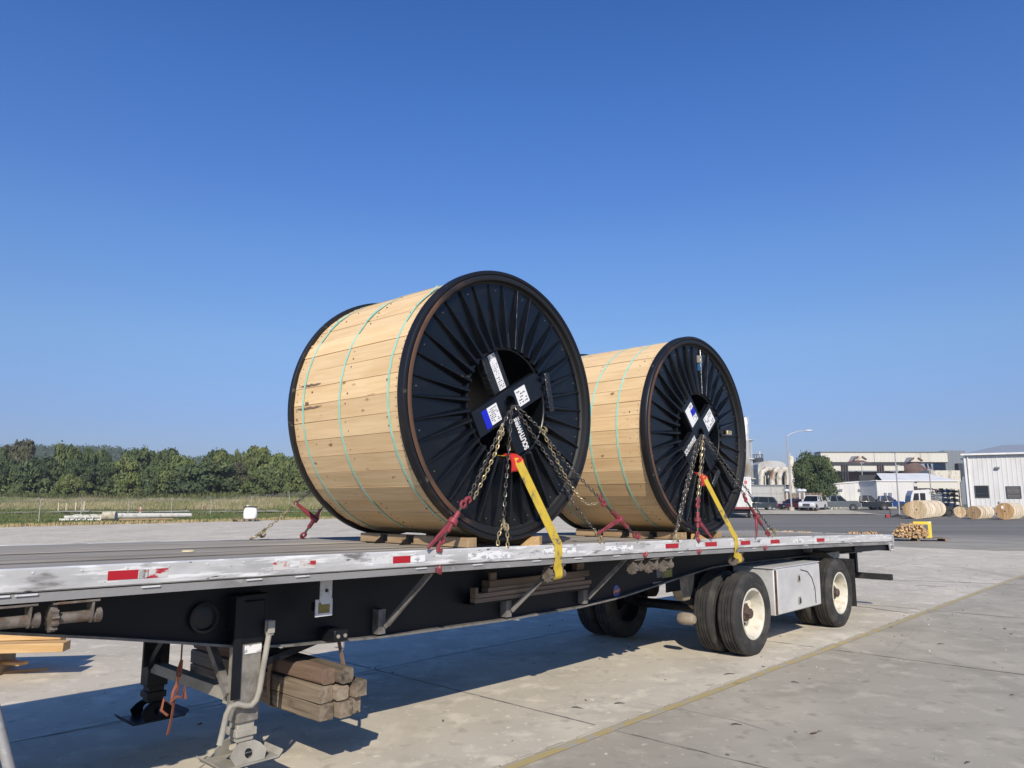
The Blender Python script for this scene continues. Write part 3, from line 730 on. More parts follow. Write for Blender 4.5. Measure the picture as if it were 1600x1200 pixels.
def wheel(u, y0, outer, sgn):   # sgn: +1 near side (outside faces -y)
    f = (lambda y: y) if sgn > 0 else (lambda y: WID-y)
    tm = MB().lathe_y((u, ZW), [(r, f(y)) for r, y in tyre_prof(y0, y0+.275, RW, RR)], 64)
    # slight contact flat
    tm.v = [(x, y, max(z, .0015)) for x, y, z in tm.v]
    o = TR.part('wheel', tm, M['tyre'])
    if outer:
        pr = [(RR+.016,.030),(RR+.018,.018),(RR+.004,.014),(RR-.010,.020),(RR-.020,.045),(RR-.030,.10),(RR-.040,.17),(RR-.075,.185),(.17,.190),(.135,.180),(.135,.21)]
    else:
        pr = [(RR+.010,.245),(RR-.01,.25),(RR-.02,.20),(RR-.03,.10),(.14,.085)]
    rm_ = MB().lathe_y((u, ZW), [(r, f(y0+y)) for r, y in pr], 56); rm_.shift(-TR.off); rim = obj('rim', rm_, M['rimwhite'] if sgn > 0 else M['blk2'], o)
    if outer and sgn > 0:
        hb = MB().lathe_y((u, ZW), [(.0,f(y0+.045)),(.05,f(y0+.045)),(.062,f(y0+.055)),(.066,f(y0+.10)),(.10,f(y0+.11)),(.105,f(y0+.185)),(.125,f(y0+.19)),(.125,f(y0+.22))], 28); hb.shift(-TR.off); obj('hub', hb, M['hub'], o)
        nt = MB()
        for k in range(10):
            a = 2*pi*k/10; nt.cyl((u+.152*cos(a), f(y0+.19), ZW+.152*sin(a)), (u+.152*cos(a), f(y0+.160), ZW+.152*sin(a)), .017, n=6)
        nt.shift(-TR.off); obj('wheel_nut', nt, M['hub'], o)
    return o
for u in (9.306, 12.277):
    for sgn in (1, -1):
        wheel(u, 0.0, True, sgn); wheel(u, .335, False, sgn)
    TR.part('axle', MB().cyl((u,.30,ZW),(u,WID-.30,ZW), .065, n=16), M['frame'])
    for y in (.72, WID-.72):
        TR.part('suspension_hanger', MB().prism([(u-.72,1.05),(u-.30,1.05),(u-.36,.80),(u-.46,.66),(u-.60,.66),(u-.68,.80)], 1, y-.07, y+.07), M['tan'] if y < 1 else M['frame'], bevel=.012)
        TR.part('trailing_arm', MB().bar((u-.52,y,.70),(u+.30,y,.44), .10, .11), M['frame'])
        TR.part('air_bag', MB().lathe_z((u+.34,y,.55), [(.0,0),(.10,0),(.135,.06),(.145,.13),(.125,.19),(.145,.26),(.135,.34),(.10,.40),(.0,.40)], 20), M['rubber'])
        TR.part('brake_chamber', MB().cyl((u-.30,y-.02,.60),(u-.10,y-.02,.66), .085, n=16), M['tan'] if y < 1 else M['frame'])
    for s_ in (1,-1):
        Y = (lambda y: y) if s_ > 0 else (lambda y: WID-y)
        TR.part('mud_flap', MB().box(u+.70, u+.712, min(Y(.03),Y(.60)), max(Y(.03),Y(.60)), .23, .98), M['rubber']) if u > 11 else None
ac = onv(1066, 966, .62)
TR.part('brake_can', MB().lathe_y((ac[0],ac[2]), [(.0,.44),(.045,.445),(.07,.48),(.075,.54),(.075,.62),(.06,.66),(.0,.67)], 20), M['tan'])
for yy_ in (.66, WID-.66):
    TR.part('inner_panel', MB().box(8.3, 14.0, yy_-.008, yy_+.008, .80, 1.20), M['frame'])  # dark panel added to close the bright gap above the tool box
# mud flap bracket and quarter plates
TR.part('flap_bracket', MB().prism([(12.42,1.09),(12.97,1.09),(12.97,1.0),(12.75,.985)], 1, .25, .62), M['dust'])
TR.part('light_bracket', MB().box(12.30,12.36,.45,.57,1.10,1.2), M['dust'])
# rear under-ride guard and tail
TR.part('tail_skirt', MB().hexa([(13.15,.06,1.075),(14.82,.06,1.045),(14.82,.10,1.045),(13.15,.10,1.075),(13.15,.06,1.17),(14.82,.06,1.135),(14.82,.10,1.135),(13.15,.10,1.17)]), M['frame'])
TR.part('tail_beam', MB().box(14.86, 14.96, .03, WID-.03, 1.02, 1.165), M['frame'])
TR.part('tail_plate', MB().hexa([(14.78,.001,1.0),(14.985,.001,.995),(14.985,.022,.995),(14.78,.022,1.0),(14.72,.001,1.178),(14.985,.001,1.172),(14.985,.022,1.172),(14.72,.022,1.178)]), M['alu'])
for px_, dx in ((1383.5, 0), (1388.5, 1)):
    p_ = onv(px_, 871, 0)
    text_mesh('2', .075, M['ink'], 'tail_number', TR.root, Matrix.Translation(-TR.off) @ face_near(14.82+.075*dx, -.0025, 1.085, -.05), .003)
for y in (.70, WID-.70):
    TR.part('guard_upright', MB().box(14.84, 14.93, y-.06, y+.06, .60, 1.02), M['frame'])
TR.part('guard_bar', MB().box(14.82, 14.92, .04, WID-.04, .50, .605), M['rubber'], bevel=.008)
TR.part('rear_strip', MB().box(14.981, 14.992, .0, WID, deck(14.98)-.13, deck(14.98)+.003), M['alu'])

# ------------------------------------------------------------------ cable reels
RF = 1.20; RL = 1.166; NP = 46; YF = .075; YB = 1.785
def cable_reel(uc, zc, label, xang, second):
    t = TT('cable_reel', (uc, .93, zc-RF), label, 'cable reel', 'steel flanged cable reels on the trailer')
    c = (uc, zc)
    # near flange: rolled rim, rusty inner band, dished panel with pressed ribs
    pan = MB().lathe_y(c, [(1.085,YF+.060),(.505,YF+.060),(.497,YF+.035),(.487,YF+.035),(.487,YF+.22)], 96)
    pan.lathe_y(c, [(1.12,YF+.085),(.50,YF+.085)], 72)
    fl = t.part('flange', pan, M['blk'])
    def fp(name, mb, m, par=fl, **k):
        mb.shift(-t.off); return obj(name, mb, m, par, **k)
    fp('rim', MB().lathe_y(c, [(1.10,YF+.085),(RF-.006,YF+.088),(RF,YF+.080),(RF,YF+.012),(RF-.007,YF+.002),(RF-.018,YF),(1.172,YF),(1.166,YF+.004),(1.164,YF+.014),(1.158,YF+.014),(1.156,YF+.004)], 120), M['rim'])
    fp('rim_band', MB().lathe_y(c, [(1.156,YF+.004),(1.150,YF+.001),(1.122,YF+.001),(1.114,YF+.006),(1.104,YF+.045),(1.083,YF+.062)], 120), M['rimrust'])
    # rib in its own frame: x outwards, y = depth, z sideways
    r0, r1 = .50, 1.082
    rb = MB()
    d0, d1 = .074, .022; w0, w1 = .038, .011; t0, t1 = .012, .004
    rb.v = [(r0,YF+.061,-w0),(r0,YF+.061,w0),(r0,YF+.061-d0,t0),(r0,YF+.061-d0,-t0),(r1,YF+.061,-w1),(r1,YF+.061,w1),(r1,YF+.061-d1,t1),(r1,YF+.061-d1,-t1)]
    rb.f = [(0,1,2,3),(7,6,5,4),(3,2,6,7),(1,5,6,2),(0,3,7,4)]
    rb.shift((0,-t.off[1],0)); rme = rb.mesh('rib', M['blk'], False)
    for k in range(36):
        o = link('rib', rme, fl); o.location = (0, 0, RF); o.rotation_euler = (0, -radians(10*k+2+random.uniform(-.5,.5)), 0); o.scale = (1, random.uniform(.99,1.01), random.uniform(.9,1.1))
        bv = o.modifiers.new('edge','BEVEL'); bv.width = .0035; bv.segments = 2; bv.limit_method = 'ANGLE'; bv.angle_limit = radians(20)
    bo = MB()
    for k in range(36):
        a = radians(10*k+7); x, z = uc+1.03*cos(a), zc+1.03*sin(a)
        if k % 2 or k > 24: bo.cyl((x,YF+.061,z),(x,YF+.056,z), .0042, n=6)
        a = radians(10*k+2); x, z = uc+.515*cos(a), zc+.515*sin(a)
    tag(fp('rivet', bo, M['galv']), kind='stuff')
    fp('hub_lip', MB().lathe_y(c, [(.512,YF+.062),(.508,YF+.025),(.498,YF+.022),(.490,YF+.030)], 96), M['blk2'])
    tu = MB().lathe_y(c, [(.488,YF+.20),(.486,1.70),(.30,1.70)], 64); t.part('hub_tube', tu, M['blk2'])
    # cross of plates in the hub
    X = (cos(xang), 0, sin(xang)); Zv = (-sin(xang), 0, cos(xang)); Yv = (0,1,0)
    hc = Vector((uc+.03, YF+.045, zc+.01))
    def P(a, b, y): return tuple(Vector((uc+.03, y, zc+.01)) + Vector(X)*a + Vector(Zv)*b)
    hw = .118 if not second else .135
    n = 24; yf, yb = YF+.022, YF+.085
    pb = MB(); outl = []; hole = []
    for i in range(n):
        a = 2*pi*i/n; dx, dz = cos(a), sin(a); k = min(hw/max(abs(dx),1e-6), hw/max(abs(dz),1e-6))
        outl.append((dx*k, dz*k)); hole.append((dx*.068, dz*.068))
    for lst, y in ((outl,yf),(hole,yf),(outl,yb),(hole,yb)): pb.v += [P(x,z,y) for x,z in lst]
    for i in range(n):
        j = (i+1) % n
        pb.f += [(i,j,n+j,n+i),(2*n+i,3*n+i,3*n+j,2*n+j),(n+i,n+j,3*n+j,3*n+i),(i,2*n+i,2*n+j,j)]
    arms = [(1,0),(-1,0)] if not second else [(1,0),(-1,0),(0,1),(0,-1)]
    def arm(mb, sx, sz, y0, y1, w, i0, i1):
        d = (sx, sz); p_ = (-sz, sx)
        q = [(d[0]*i0+p_[0]*w, d[1]*i0+p_[1]*w),(d[0]*i1+p_[0]*w, d[1]*i1+p_[1]*w),(d[0]*i1-p_[0]*w, d[1]*i1-p_[1]*w),(d[0]*i0-p_[0]*w, d[1]*i0-p_[1]*w)]
        mb.hexa([P(x,z,y0) for x,z in q]+[P(x,z,y1) for x,z in q])
    for sx, sz in arms: arm(pb, sx, sz, yf, yb, hw, hw, .482)
    hp = t.part('hub_plate', pb, M['blk2'])
    fp('hole_ring', MB().lathe_y((uc+.03,zc+.01), [(.066,yf+.03),(.066,yf-.006),(.076,yf-.006),(.078,yf+.001)], 32), M['blk'], hp)
    if not second:
        a1 = MB(); arm(a1, 0, 1, yf+.035, yf+.12, .115, hw+.002, .482); up = t.part('hub_arm', a1, M['plastic'], bevel=.01)
        a2 = MB(); arm(a2, 0, -1, yf+.030, yf+.12, .120, hw+.002, .482); dn = t.part('hub_arm', a2, M['blk'], bevel=.01)
    # labels and lettering
    def lab(a0, a1, b0, b1, y, m, par, name='paper_label'):
        mb = MB().hexa([P(a0,b0,y),P(a1,b0,y),P(a1,b1,y),P(a0,b1,y),P(a0,b0,y+.0015),P(a1,b0,y+.0015),P(a1,b1,y+.0015),P(a0,b1,y+.0015)])
        return fp(name, mb, m, par)
    def ink(items, y, par):
        mb = MB()
        for a0, a1, b0, b1 in items: mb.hexa([P(a0,b0,y),P(a1,b0,y),P(a1,b1,y),P(a0,b1,y),P(a0,b0,y+.0004),P(a1,b0,y+.0004),P(a1,b1,y+.0004),P(a0,b1,y+.0004)])
        tag(fp('printed_lines', mb, M['ink'], par), kind='stuff')
    rnd = random.Random(3+int(second))
    def lines(a0, a1, b0, b1, rows, along, p=.7):
        out = []
        for r in range(rows):
            s0 = 0.0
            while s0 < .95:
                L = rnd.uniform(.05,.2)
                if rnd.random() < p:
                    e = min(1, s0+L)
                    if along == 'a': out.append((a0+(a1-a0)*s0, a0+(a1-a0)*e, b0+(b1-b0)*(r+.25)/rows, b0+(b1-b0)*(r+.70)/rows))
                    else: out.append((a0+(a1-a0)*(r+.25)/rows, a0+(a1-a0)*(r+.70)/rows, b0+(b1-b0)*s0, b0+(b1-b0)*e))
                s0 += L+.06
        return out
    if not second:
        y = yf-.0018
        lab(.10,.255,-.085,.075, y, M['label'], hp); ink(lines(.12,.24,-.07,.06,5,'a',.55), y-.0006, hp)
        lab(-.30,-.165,-.085,.075, y, M['label'], hp); ink(lines(-.29,-.175,-.07,.06,8,'a',.6), y-.0006, hp)
        lab(-.375,-.302,-.095,.075, y-.0004, M['blue'], hp, 'blue_sticker')
        y2 = yf+.035-.0022
        lab(-.035,.055,.135,.470, y2, M['label'], up); ink(lines(-.025,.045,.15,.40,14,'a',.5), y2-.0006, up)
        text_mesh('2215', .036, M['ink'], 'label_number', up, Matrix.Translation(-t.off) @ face_near(*[ (lambda q: q)(P(.01,.445,y2-.0012))[k] for k in range(3)], xang), .0008)
        q = onv(815, 677, yf+.030-.002)
        text_mesh('SOUTHWIRE', .088, M['whitetext'], 'maker_lettering', dn, Matrix.Translation(-t.off) @ face_near(q[0], q[1], q[2], xang+pi/2) @ Matrix.Diagonal((.62,1,1,1)), .004)
        # black film hanging at the hub lip
        fm_ = MB(); fm_.bar((uc+.50,YF+.0,zc+.34),(uc+.585,YF-.0,zc-.03), .07, .03, (0,1,0)); fp('black_film', fm_, M['plastic'], fl, bevel=.012)
    else:
        y = yf-.0018
        # arms: +X at 40 deg (right-up), +Z at 130 deg (left-up), -X left-down, -Z right-down
        lab(.175,.405,-.105,.085, y, M['label'], hp); ink(lines(.19,.39,-.09,.07,6,'b',.5), y-.0006, hp)
        lab(-.105,.085,.17,.415, y, M['label'], hp); ink(lines(-.02,.075,.19,.40,5,'b',.5), y-.0006, hp)
        lab(-.01,.09,.26,.345, y-.0006, M['blue'], hp, 'blue_sticker')
        q = P(-.30, .045, y-.0004)
        text_mesh('SOUTHWIRE', .085, M['whitetext'], 'maker_lettering', hp, Matrix.Translation(-t.off) @ face_near(q[0], q[1], q[2], xang) @ Matrix.Diagonal((.66,1,1,1)), .003)
        fm_ = MB(); fm_.bar((uc+.40,YF-.005,zc-.42),(uc+.22,YF-.005,zc-.62), .07, .03, (0,1,0)); fp('black_film', fm_, M['plastic'], fl, bevel=.012)
        fm_ = MB(); fm_.bar((uc-.10,YF-.005,zc-.56),(uc-.16,YF-.005,zc-1.04), .05, .03, (0,1,0)); fp('black_film', fm_, M['plastic'], fl, bevel=.012)
        ph = MB().box(uc+.72,uc+.80,YF+.02,YF+.05,zc+.02,zc+.10); fp('bung', ph, M['chain'], fl, bevel=.01)
        ph = MB().box(uc+.82,uc+.88,YF+.045,YF+.06,zc+.03,zc+.10); fp('sticker', ph, M['dust'], fl)
        st2 = MB().box(uc+.075,uc+.155,YF+.035,YF+.060,zc+.90,zc+.99); fp('sticker', st2, M['dust'], fl)
        st2 = MB().box(uc+.085,uc+.145,YF+.033,YF+.060,zc+.80,zc+.89); fp('blue_sticker', st2, pmat('light_blue_paint', (.03,.12,.30), .4), fl)
    # far flange
    ff = MB().lathe_y(c, [(.49,YB-.08),(1.10,YB-.060),(RF-.006,YB-.060),(RF,YB-.052),(RF,YB-.012),(RF-.010,YB),(1.15,YB),(1.11,YB-.05),(.49,YB-.05)], 120)
    t.part('flange', ff, M['rim'])
    # lagging boards
    y0, y1 = YF+.089, YB-.062
    w = 2*RL*tan(pi/NP)
    pm = MB(); hwid = w/2-.0024
    pm.box(-hwid, hwid, y0+.001, y1-.001, -.042, 0)
    pm.shift((0, -(y0+y1)/2, 0)); pme = pm.mesh('lagging_board', M['lag'], False)
    for k in range(NP):
        a = 2*pi*(k+.5)/NP; dr = random.uniform(-.007, .002)
        o = link('lagging_board', pme, t.root)
        R_ = RL+dr
        mx = Matrix(((sin(a),0,cos(a),uc+R_*cos(a)),(0,1,0,(y0+y1)/2+random.uniform(-.001,.001)),(-cos(a),0,sin(a),zc+R_*sin(a)),(0,0,0,1)))
        mx = Matrix.Translation(-t.off) @ mx @ Matrix.Rotation(random.uniform(-.003,.003), 4, 'Z') @ Matrix.Rotation(random.uniform(-.012,.012), 4, 'Y')
        o.matrix_local = mx
    nails = MB()
    for k in range(NP):
        a = 2*pi*(k+.5)/NP
        for yy_ in (y0+.05, y1-.05):
            for dd in (-.035,.035):
                aa = a+dd/RL; nails.cyl((uc+(RL-.003)*cos(aa),yy_,zc+(RL-.003)*sin(aa)),(uc+(RL+.0025)*cos(aa),yy_,zc+(RL+.0025)*sin(aa)), .004, n=5)
    for yy_, pr_ in ((.33,.7),(.90,.75),(1.42,.35)):       # rows of driven nails with bruised wood round them
        for k in range(NP):
            for dd in (-.04,.035):
                if random.random() > pr_: continue
                aa = 2*pi*(k+.5)/NP+(dd+random.uniform(-.012,.012))/RL; y_ = yy_+random.uniform(-.02,.02); r_ = random.uniform(.005,.010)
                ca, sa = cos(aa), sin(aa); nails.cyl((uc+(RL-.006)*ca,y_,zc+(RL-.006)*sa),(uc+(RL+.0012)*ca,y_,zc+(RL+.0012)*sa), r_, r_*.8, n=7)
    tag(t.part('nail', nails, M['hub']), kind='stuff')
    if not second:      # split and bruised ends on two boards at the far side
        for aa, ya, yb2, m_ in ((2.985,1.30,1.66,.9),(3.165,1.25,1.68,.7),(3.13,1.47,1.53,2.2)):
            sp_ = MB(); n_ = 9
            for i in range(n_+1):
                f = i/n_; ww = .010*m_*(sin(pi*min(1,f*1.05)))**.6*random.uniform(.5,1.2)+.001; b_ = aa+random.uniform(-.004,.004)
                for e in (-1,1):
                    an = b_+e*ww/RL; sp_.v.append((uc+(RL+.0035)*cos(an), ya+(yb2-ya)*f, zc+(RL+.0035)*sin(an)))
                if i: sp_.f.append((2*i-2,2*i,2*i+1,2*i-1))
            t.part('split_stain', sp_, M['timber_r'], smooth=False)
    for yb_, dy in (((.31,.012),(.985,-.015),(1.56,.01)) if not second else ((.49,.012),(.87,-.012),(1.50,.0))):
        mb = MB(); Rb = (RL+.002)/cos(pi/NP)+.0012
        for k in range(NP):
            a = 2*pi*k/NP; yy_ = yb_+dy*sin(a*1.0)+.004*sin(3*a)
            for rr_, ddy in ((Rb,-.012),(Rb,.012),(Rb+.0018,.012),(Rb+.0018,-.012)): mb.v.append((uc+rr_*cos(a), yy_+ddy, zc+rr_*sin(a)))
        for k in range(NP):
            j = (k+1) % NP
            for m_ in range(4): mb.f.append((4*k+m_, 4*k+(m_+1)%4, 4*j+(m_+1)%4, 4*j+m_))
        bd = t.part('strapping_band', mb, M['teal'])
        if not second:
            # overlapped weld and loose tail
            a = radians(139 if yb_ < .5 else 141); pts = []
            for q_ in range(6):
                aa = a-q_*.05; R_ = Rb+.004+(.010*max(0,q_-3) if yb_ < .5 else 0)
                pts.append((aa, R_))
            tl = MB()
            for q_, (aa, R_) in enumerate(pts):
                yy_ = yb_+dy*sin(aa)+.006*q_*(1 if yb_ > .5 else -1)
                tl.v += [(uc+R_*cos(aa), yy_-.011, zc+R_*sin(aa)),(uc+R_*cos(aa), yy_+.011, zc+R_*sin(aa)),(uc+(R_+.002)*cos(aa), yy_+.011, zc+(R_+.002)*sin(aa)),(uc+(R_+.002)*cos(aa), yy_-.011, zc+(R_+.002)*sin(aa))]
                if q_:
                    b_ = 4*(q_-1)
                    for m_ in range(4): tl.f.append((b_+m_, b_+(m_+1)%4, b_+4+(m_+1)%4, b_+4+m_))
            fp('band_tail', tl, M['teal'], bd)
    return t
R1U, R1Z = 4.86, 2.778; R2U, R2Z = 8.25, 2.717
cable_reel(R1U, R1Z, 'cable reel nearer the camera, white label on hub arm and rust on its rim', radians(28.7), False)
cable_reel(R2U, R2Z, 'second cable reel standing behind the larger looking one, two white labels on its hub cross', radians(41), True)

# chock timbers with black steel spikes in front of and behind each reel
def chock(u0, u1, y0, y1, label, spikes, face):
    zt = deck((u0+u1)/2)
    t = TT('chock_timber', ((u0+u1)/2, (y0+y1)/2, zt), label, 'timber', 'chock timbers at the reels')
    n = 4; e = [y0+(y1-y0)*k/n for k in range(n+1)]
    for k in range(n):
        mb = MB().box(u0, u1, e[k]+.004, e[k+1]-.004, zt+.002, zt+.082)
        mb.shift(-t.off); me = mb.mesh('timber_block', M['chockwood'], False); o = link('timber_block', me, t.root)
        b = o.modifiers.new('edge','BEVEL'); b.width = .005; b.segments = 1
    for k in range(1, n):
        y = e[k]+spikes
        f0 = u0 if face < 0 else u1
        mb = MB().prism([(f0-face*.002,zt+.002),(f0+face*.11,zt+.002),(f0-face*.002,zt+.080)], 1, y-.016, y+.016)
        mb.box(min(f0,f0+face*.006)-.0, max(f0,f0+face*.006), y-.05, y+.05, zt+.02, zt+.085)
        t.part('chock_bracket', mb, M['blk2'])
chock(R1U-.47, R1U-.365, .10, 1.60, 'chock timber in front of the nearer cable reel, with black brackets', .0, -1)
chock(R1U+.365, R1U+.47, .10, 1.62, 'chock timber behind the nearer cable reel', .05, 1)
chock(R2U-.47, R2U-.365, .10, 1.66, 'chock timber in front of the second cable reel, with black brackets', .0, -1)
chock(R2U+.365, R2U+.47, .10, 1.60, 'chock timber behind the second cable reel', .03, 1)
def wedge(u, y, w, h, flip, label):
    z = deck(u)
    mb = MB().prism([(u-w/2,z+.002),(u+w/2,z+.002),(u+(w/2-.01)*flip,z+h)], 1, y-.05, y+.05)
    tmesh('wood_wedge', (u,y,z), mb, M['newwood'], label, 'wedge', 'fresh wood wedges by the reels', bevel=.003)
wedge(R1U+.25, .06, .16, .08, 1, 'fresh wood wedge under the rim of the nearer cable reel')
wedge(R2U-.16, .06, .22, .07, -1, 'fresh wood wedge under the rim of the second cable reel')

# ------------------------------------------------------------------ chains, binders, straps
def link_mesh(name, mat, L=.052, w=.034, r=.0054, na=12, nr=5):
    mb = MB(); pts = []; h = (L-w)/2
    for i in range(na):
        a = 2*pi*i/na; x = (w/2-r)*cos(a); y = (w/2-r)*sin(a)
        y += h if sin(a) > 1e-6 else (-h if sin(a) < -1e-6 else 0)
        pts.append((x, y))
    # stadium: long axis y
    for i, (x, y) in enumerate(pts):
        a = 2*pi*i/na; nx_, ny_ = cos(a), sin(a)
        for k in range(nr):
            b = 2*pi*k/nr; mb.v.append((x+nx_*r*cos(b), y+ny_*r*cos(b), r*sin(b)))
    for i in range(na):
        for k in range(nr):
            j = (i+1) % na; k2 = (k+1) % nr
            mb.f.append((i*nr+k, i*nr+k2, j*nr+k2, j*nr+k))
    return mb.mesh(name, mat, True, 60)
LK = {'g': link_mesh('chain_link', M['chain']), 'd': link_mesh('chain_link', M['chaind'])}
PITCH_L = .0405
def poly_sag(pts, sag):
    pts = [Vector(p) for p in pts]; out = []
    for a, b in zip(pts, pts[1:]):
        n = max(2, int((b-a).length/.02))
        for i in range(n):
            t = i/n; p = a.lerp(b, t); p.z -= sag*4*t*(1-t); out.append(p)
    out.append(pts[-1]); return out
def lay_links(t, pts, key, start=0):
    """links along a polyline given in trailer coordinates"""
    d = 0.0; want = PITCH_L/2; k = start; n = 0
    for a, b in zip(pts, pts[1:]):
        L = (b-a).length
        while want <= d+L:
            p = a.lerp(b, (want-d)/L) if L else a; dr = (b-a).normalized()
            x = dr.cross(Vector((0,1,0))).normalized(); z = x.cross(dr)
            tw = radians(45 if k % 2 else -45)+random.uniform(-.25,.25)
            x2 = x*cos(tw)+z*sin(tw); z2 = x2.cross(dr)
            o = link('chain_link', LK[key], t.root)
            q = p-t.off
            o.matrix_local = Matrix(((x2.x,dr.x,z2.x,q.x),(x2.y,dr.y,z2.y,q.y),(x2.z,dr.z,z2.z,q.z),(0,0,0,1)))
            want += PITCH_L; k += 1; n += 1
        d += L
def hook(t, p, dr, mat, s=1.0):
    """grab hook: a shank and a bent claw lying in the plane of the flange"""
    p = Vector(p); dr = Vector(dr).normalized(); sd_ = dr.cross(Vector((0,1,0))).normalized()
    pts = [p-dr*.045*s, p-dr*.02*s, p+dr*.02*s+sd_*.006*s, p+dr*.05*s+sd_*.022*s, p+dr*.06*s+sd_*.042*s, p+dr*.04*s+sd_*.055*s, p+dr*.005*s+sd_*.050*s]
    return t.part('grab_hook', MB().tube(pts, [.010*s,.012*s,.014*s,.015*s,.013*s,.011*s,.006*s], 8), mat)
def px(x, y, d=.03): return onv(x, y, d)
GRP = 'tie down chains holding the reels'
def chain(label, strands, hooks=()):
    o = strands[0][0][0]
    t = TT('tie_down_chain', o, label, 'chain', GRP)
    for pts, sag, key in strands: lay_links(t, poly_sag(pts, sag), key)
    for p, d, m in hooks: hook(t, p, d, m)
    return t
def down(a, b): return (Vector(b)-Vector(a))
H1 = px(802, 634, .085); H1b = px(806, 634, .085)
# nearer reel, left pair to the first binder
B1t = px(727, 779, .0); hk = px(783, 668, .05)
chain('chain from the nearer reel hub down left to the red binder, doubled below its hook',
      [([H1, px(795,645,.06), hk, px(733,776,.015)], .004, 'd'), ([hk+Vector((.01,-.01,0)), px(775,705,.035), px(741,778,.01)], .006, 'g')], [(hk, down(hk, B1t), M['chain'])])
hk = px(787, 818, .005); e1 = px(784, 852, -.005)
chain('chain hanging straight down the middle of the nearer reel, hooked back above the rail',
      [([H1+Vector((.0,-.012,0)), px(799,640,.055), px(797,680,.035), px(790,760,.02), hk], .0, 'd'), ([hk, px(778,838,.0), px(778,853,-.004)], 0, 'g'), ([hk+Vector((.012,-.01,0)), px(793,838,.0), px(793,853,-.004)], 0, 'g')], [(hk, (0,0,-1), M['chain'])])
hk = px(931, 832, .0)
chain('longest chain from the nearer reel hub down right to the rail, over the rim',
      [([H1b, px(811,645,.055), px(850,705,.03), px(885,757,.01), px(893,782,-.01), hk], .003, 'd'), ([hk, px(935,842,.0), px(938,850,-.004)], 0, 'g'), ([hk+Vector((.01,-.008,0)), px(941,842,.0), px(946,849,-.004)], 0, 'g')], [(hk, (.6,0,-1), M['chain'])])
hk = px(846, 672, .05); B2t = px(938, 780, -.005)
chain('chain from the nearer reel hub to the binder between both reels, one strand sagging',
      [([H1b+Vector((.01,-.01,.0)), px(817,643,.06), hk, px(880,718,.03), px(905,745,.0), px(937,778,-.01)], .003, 'd'), ([hk+Vector((.0,-.012,0)), px(868,715,.03), px(893,760,.0), px(915,787,-.01), px(936,785,-.012)], .010, 'g')], [(hk, (.8,0,-.6), M['chain'])])
# second reel
H2 = px(1096, 680, .085); hk = px(1056, 836, .0)
chain('chain from the second reel hub down left, its gold hook on the deck edge',
      [([H2, px(1093,690,.055), px(1072,772,.02), px(1058,828,.0)], .003, 'd'), ([H2+Vector((-.02,-.012,0)), px(1088,692,.05), px(1068,772,.01), px(1055,832,.0)], .006, 'd'), ([hk, px(1052,845,.0)], 0, 'g'), ([hk+Vector((.03,0,0)), px(1060,845,0)], 0, 'g')], [(hk, (0,0,-1), M['chain'])])
chain('chain from the second reel hub straight down to an upright red binder',
      [([H2+Vector((.0,-.02,0)), px(1097,692,.05), px(1093,745,.03), px(1089,783,.01)], 0, 'g'), ([H2+Vector((.02,-.01,0)), px(1100,700,.05), px(1096,745,.03), px(1092,783,.012)], 0, 'd')])
chain('chain from the second reel hub down right over its rim to the last binder',
      [([H2+Vector((.03,-.012,0)), px(1104,690,.055), px(1130,728,.03), px(1158,765,.0), px(1163,774,-.01)], 0, 'd'), ([H2+Vector((.05,0,0)), px(1112,693,.05), px(1143,737,.02), px(1168,765,.0), px(1185,800,.0), px(1208,830,.0)], .006, 'd'), ([px(1208,830,.0), px(1214,838,.0)], 0, 'g'), ([px(1200,826,.0), px(1206,838,.0)], 0, 'g')], [(px(1208,829,.0), (.8,0,-1), M['chain'])])
# far side
YFAR = 2.42
t0 = onv(484, 768, 1.88); t1 = onv(398, 840, YFAR)
chain('gold chain on the far side, from the nearer reel down left to the far rail',
      [([t0, t0.lerp(t1,.25)], 0, 'd'), ([t0.lerp(t1,.25), t0.lerp(t1,.94)], .01, 'g'), ([t0.lerp(t1,.80)+Vector((0,0,-.03)), onv(391,842,YFAR)], .0, 'g')], [(t0.lerp(t1,.86), t1-t0, M['chain'])])

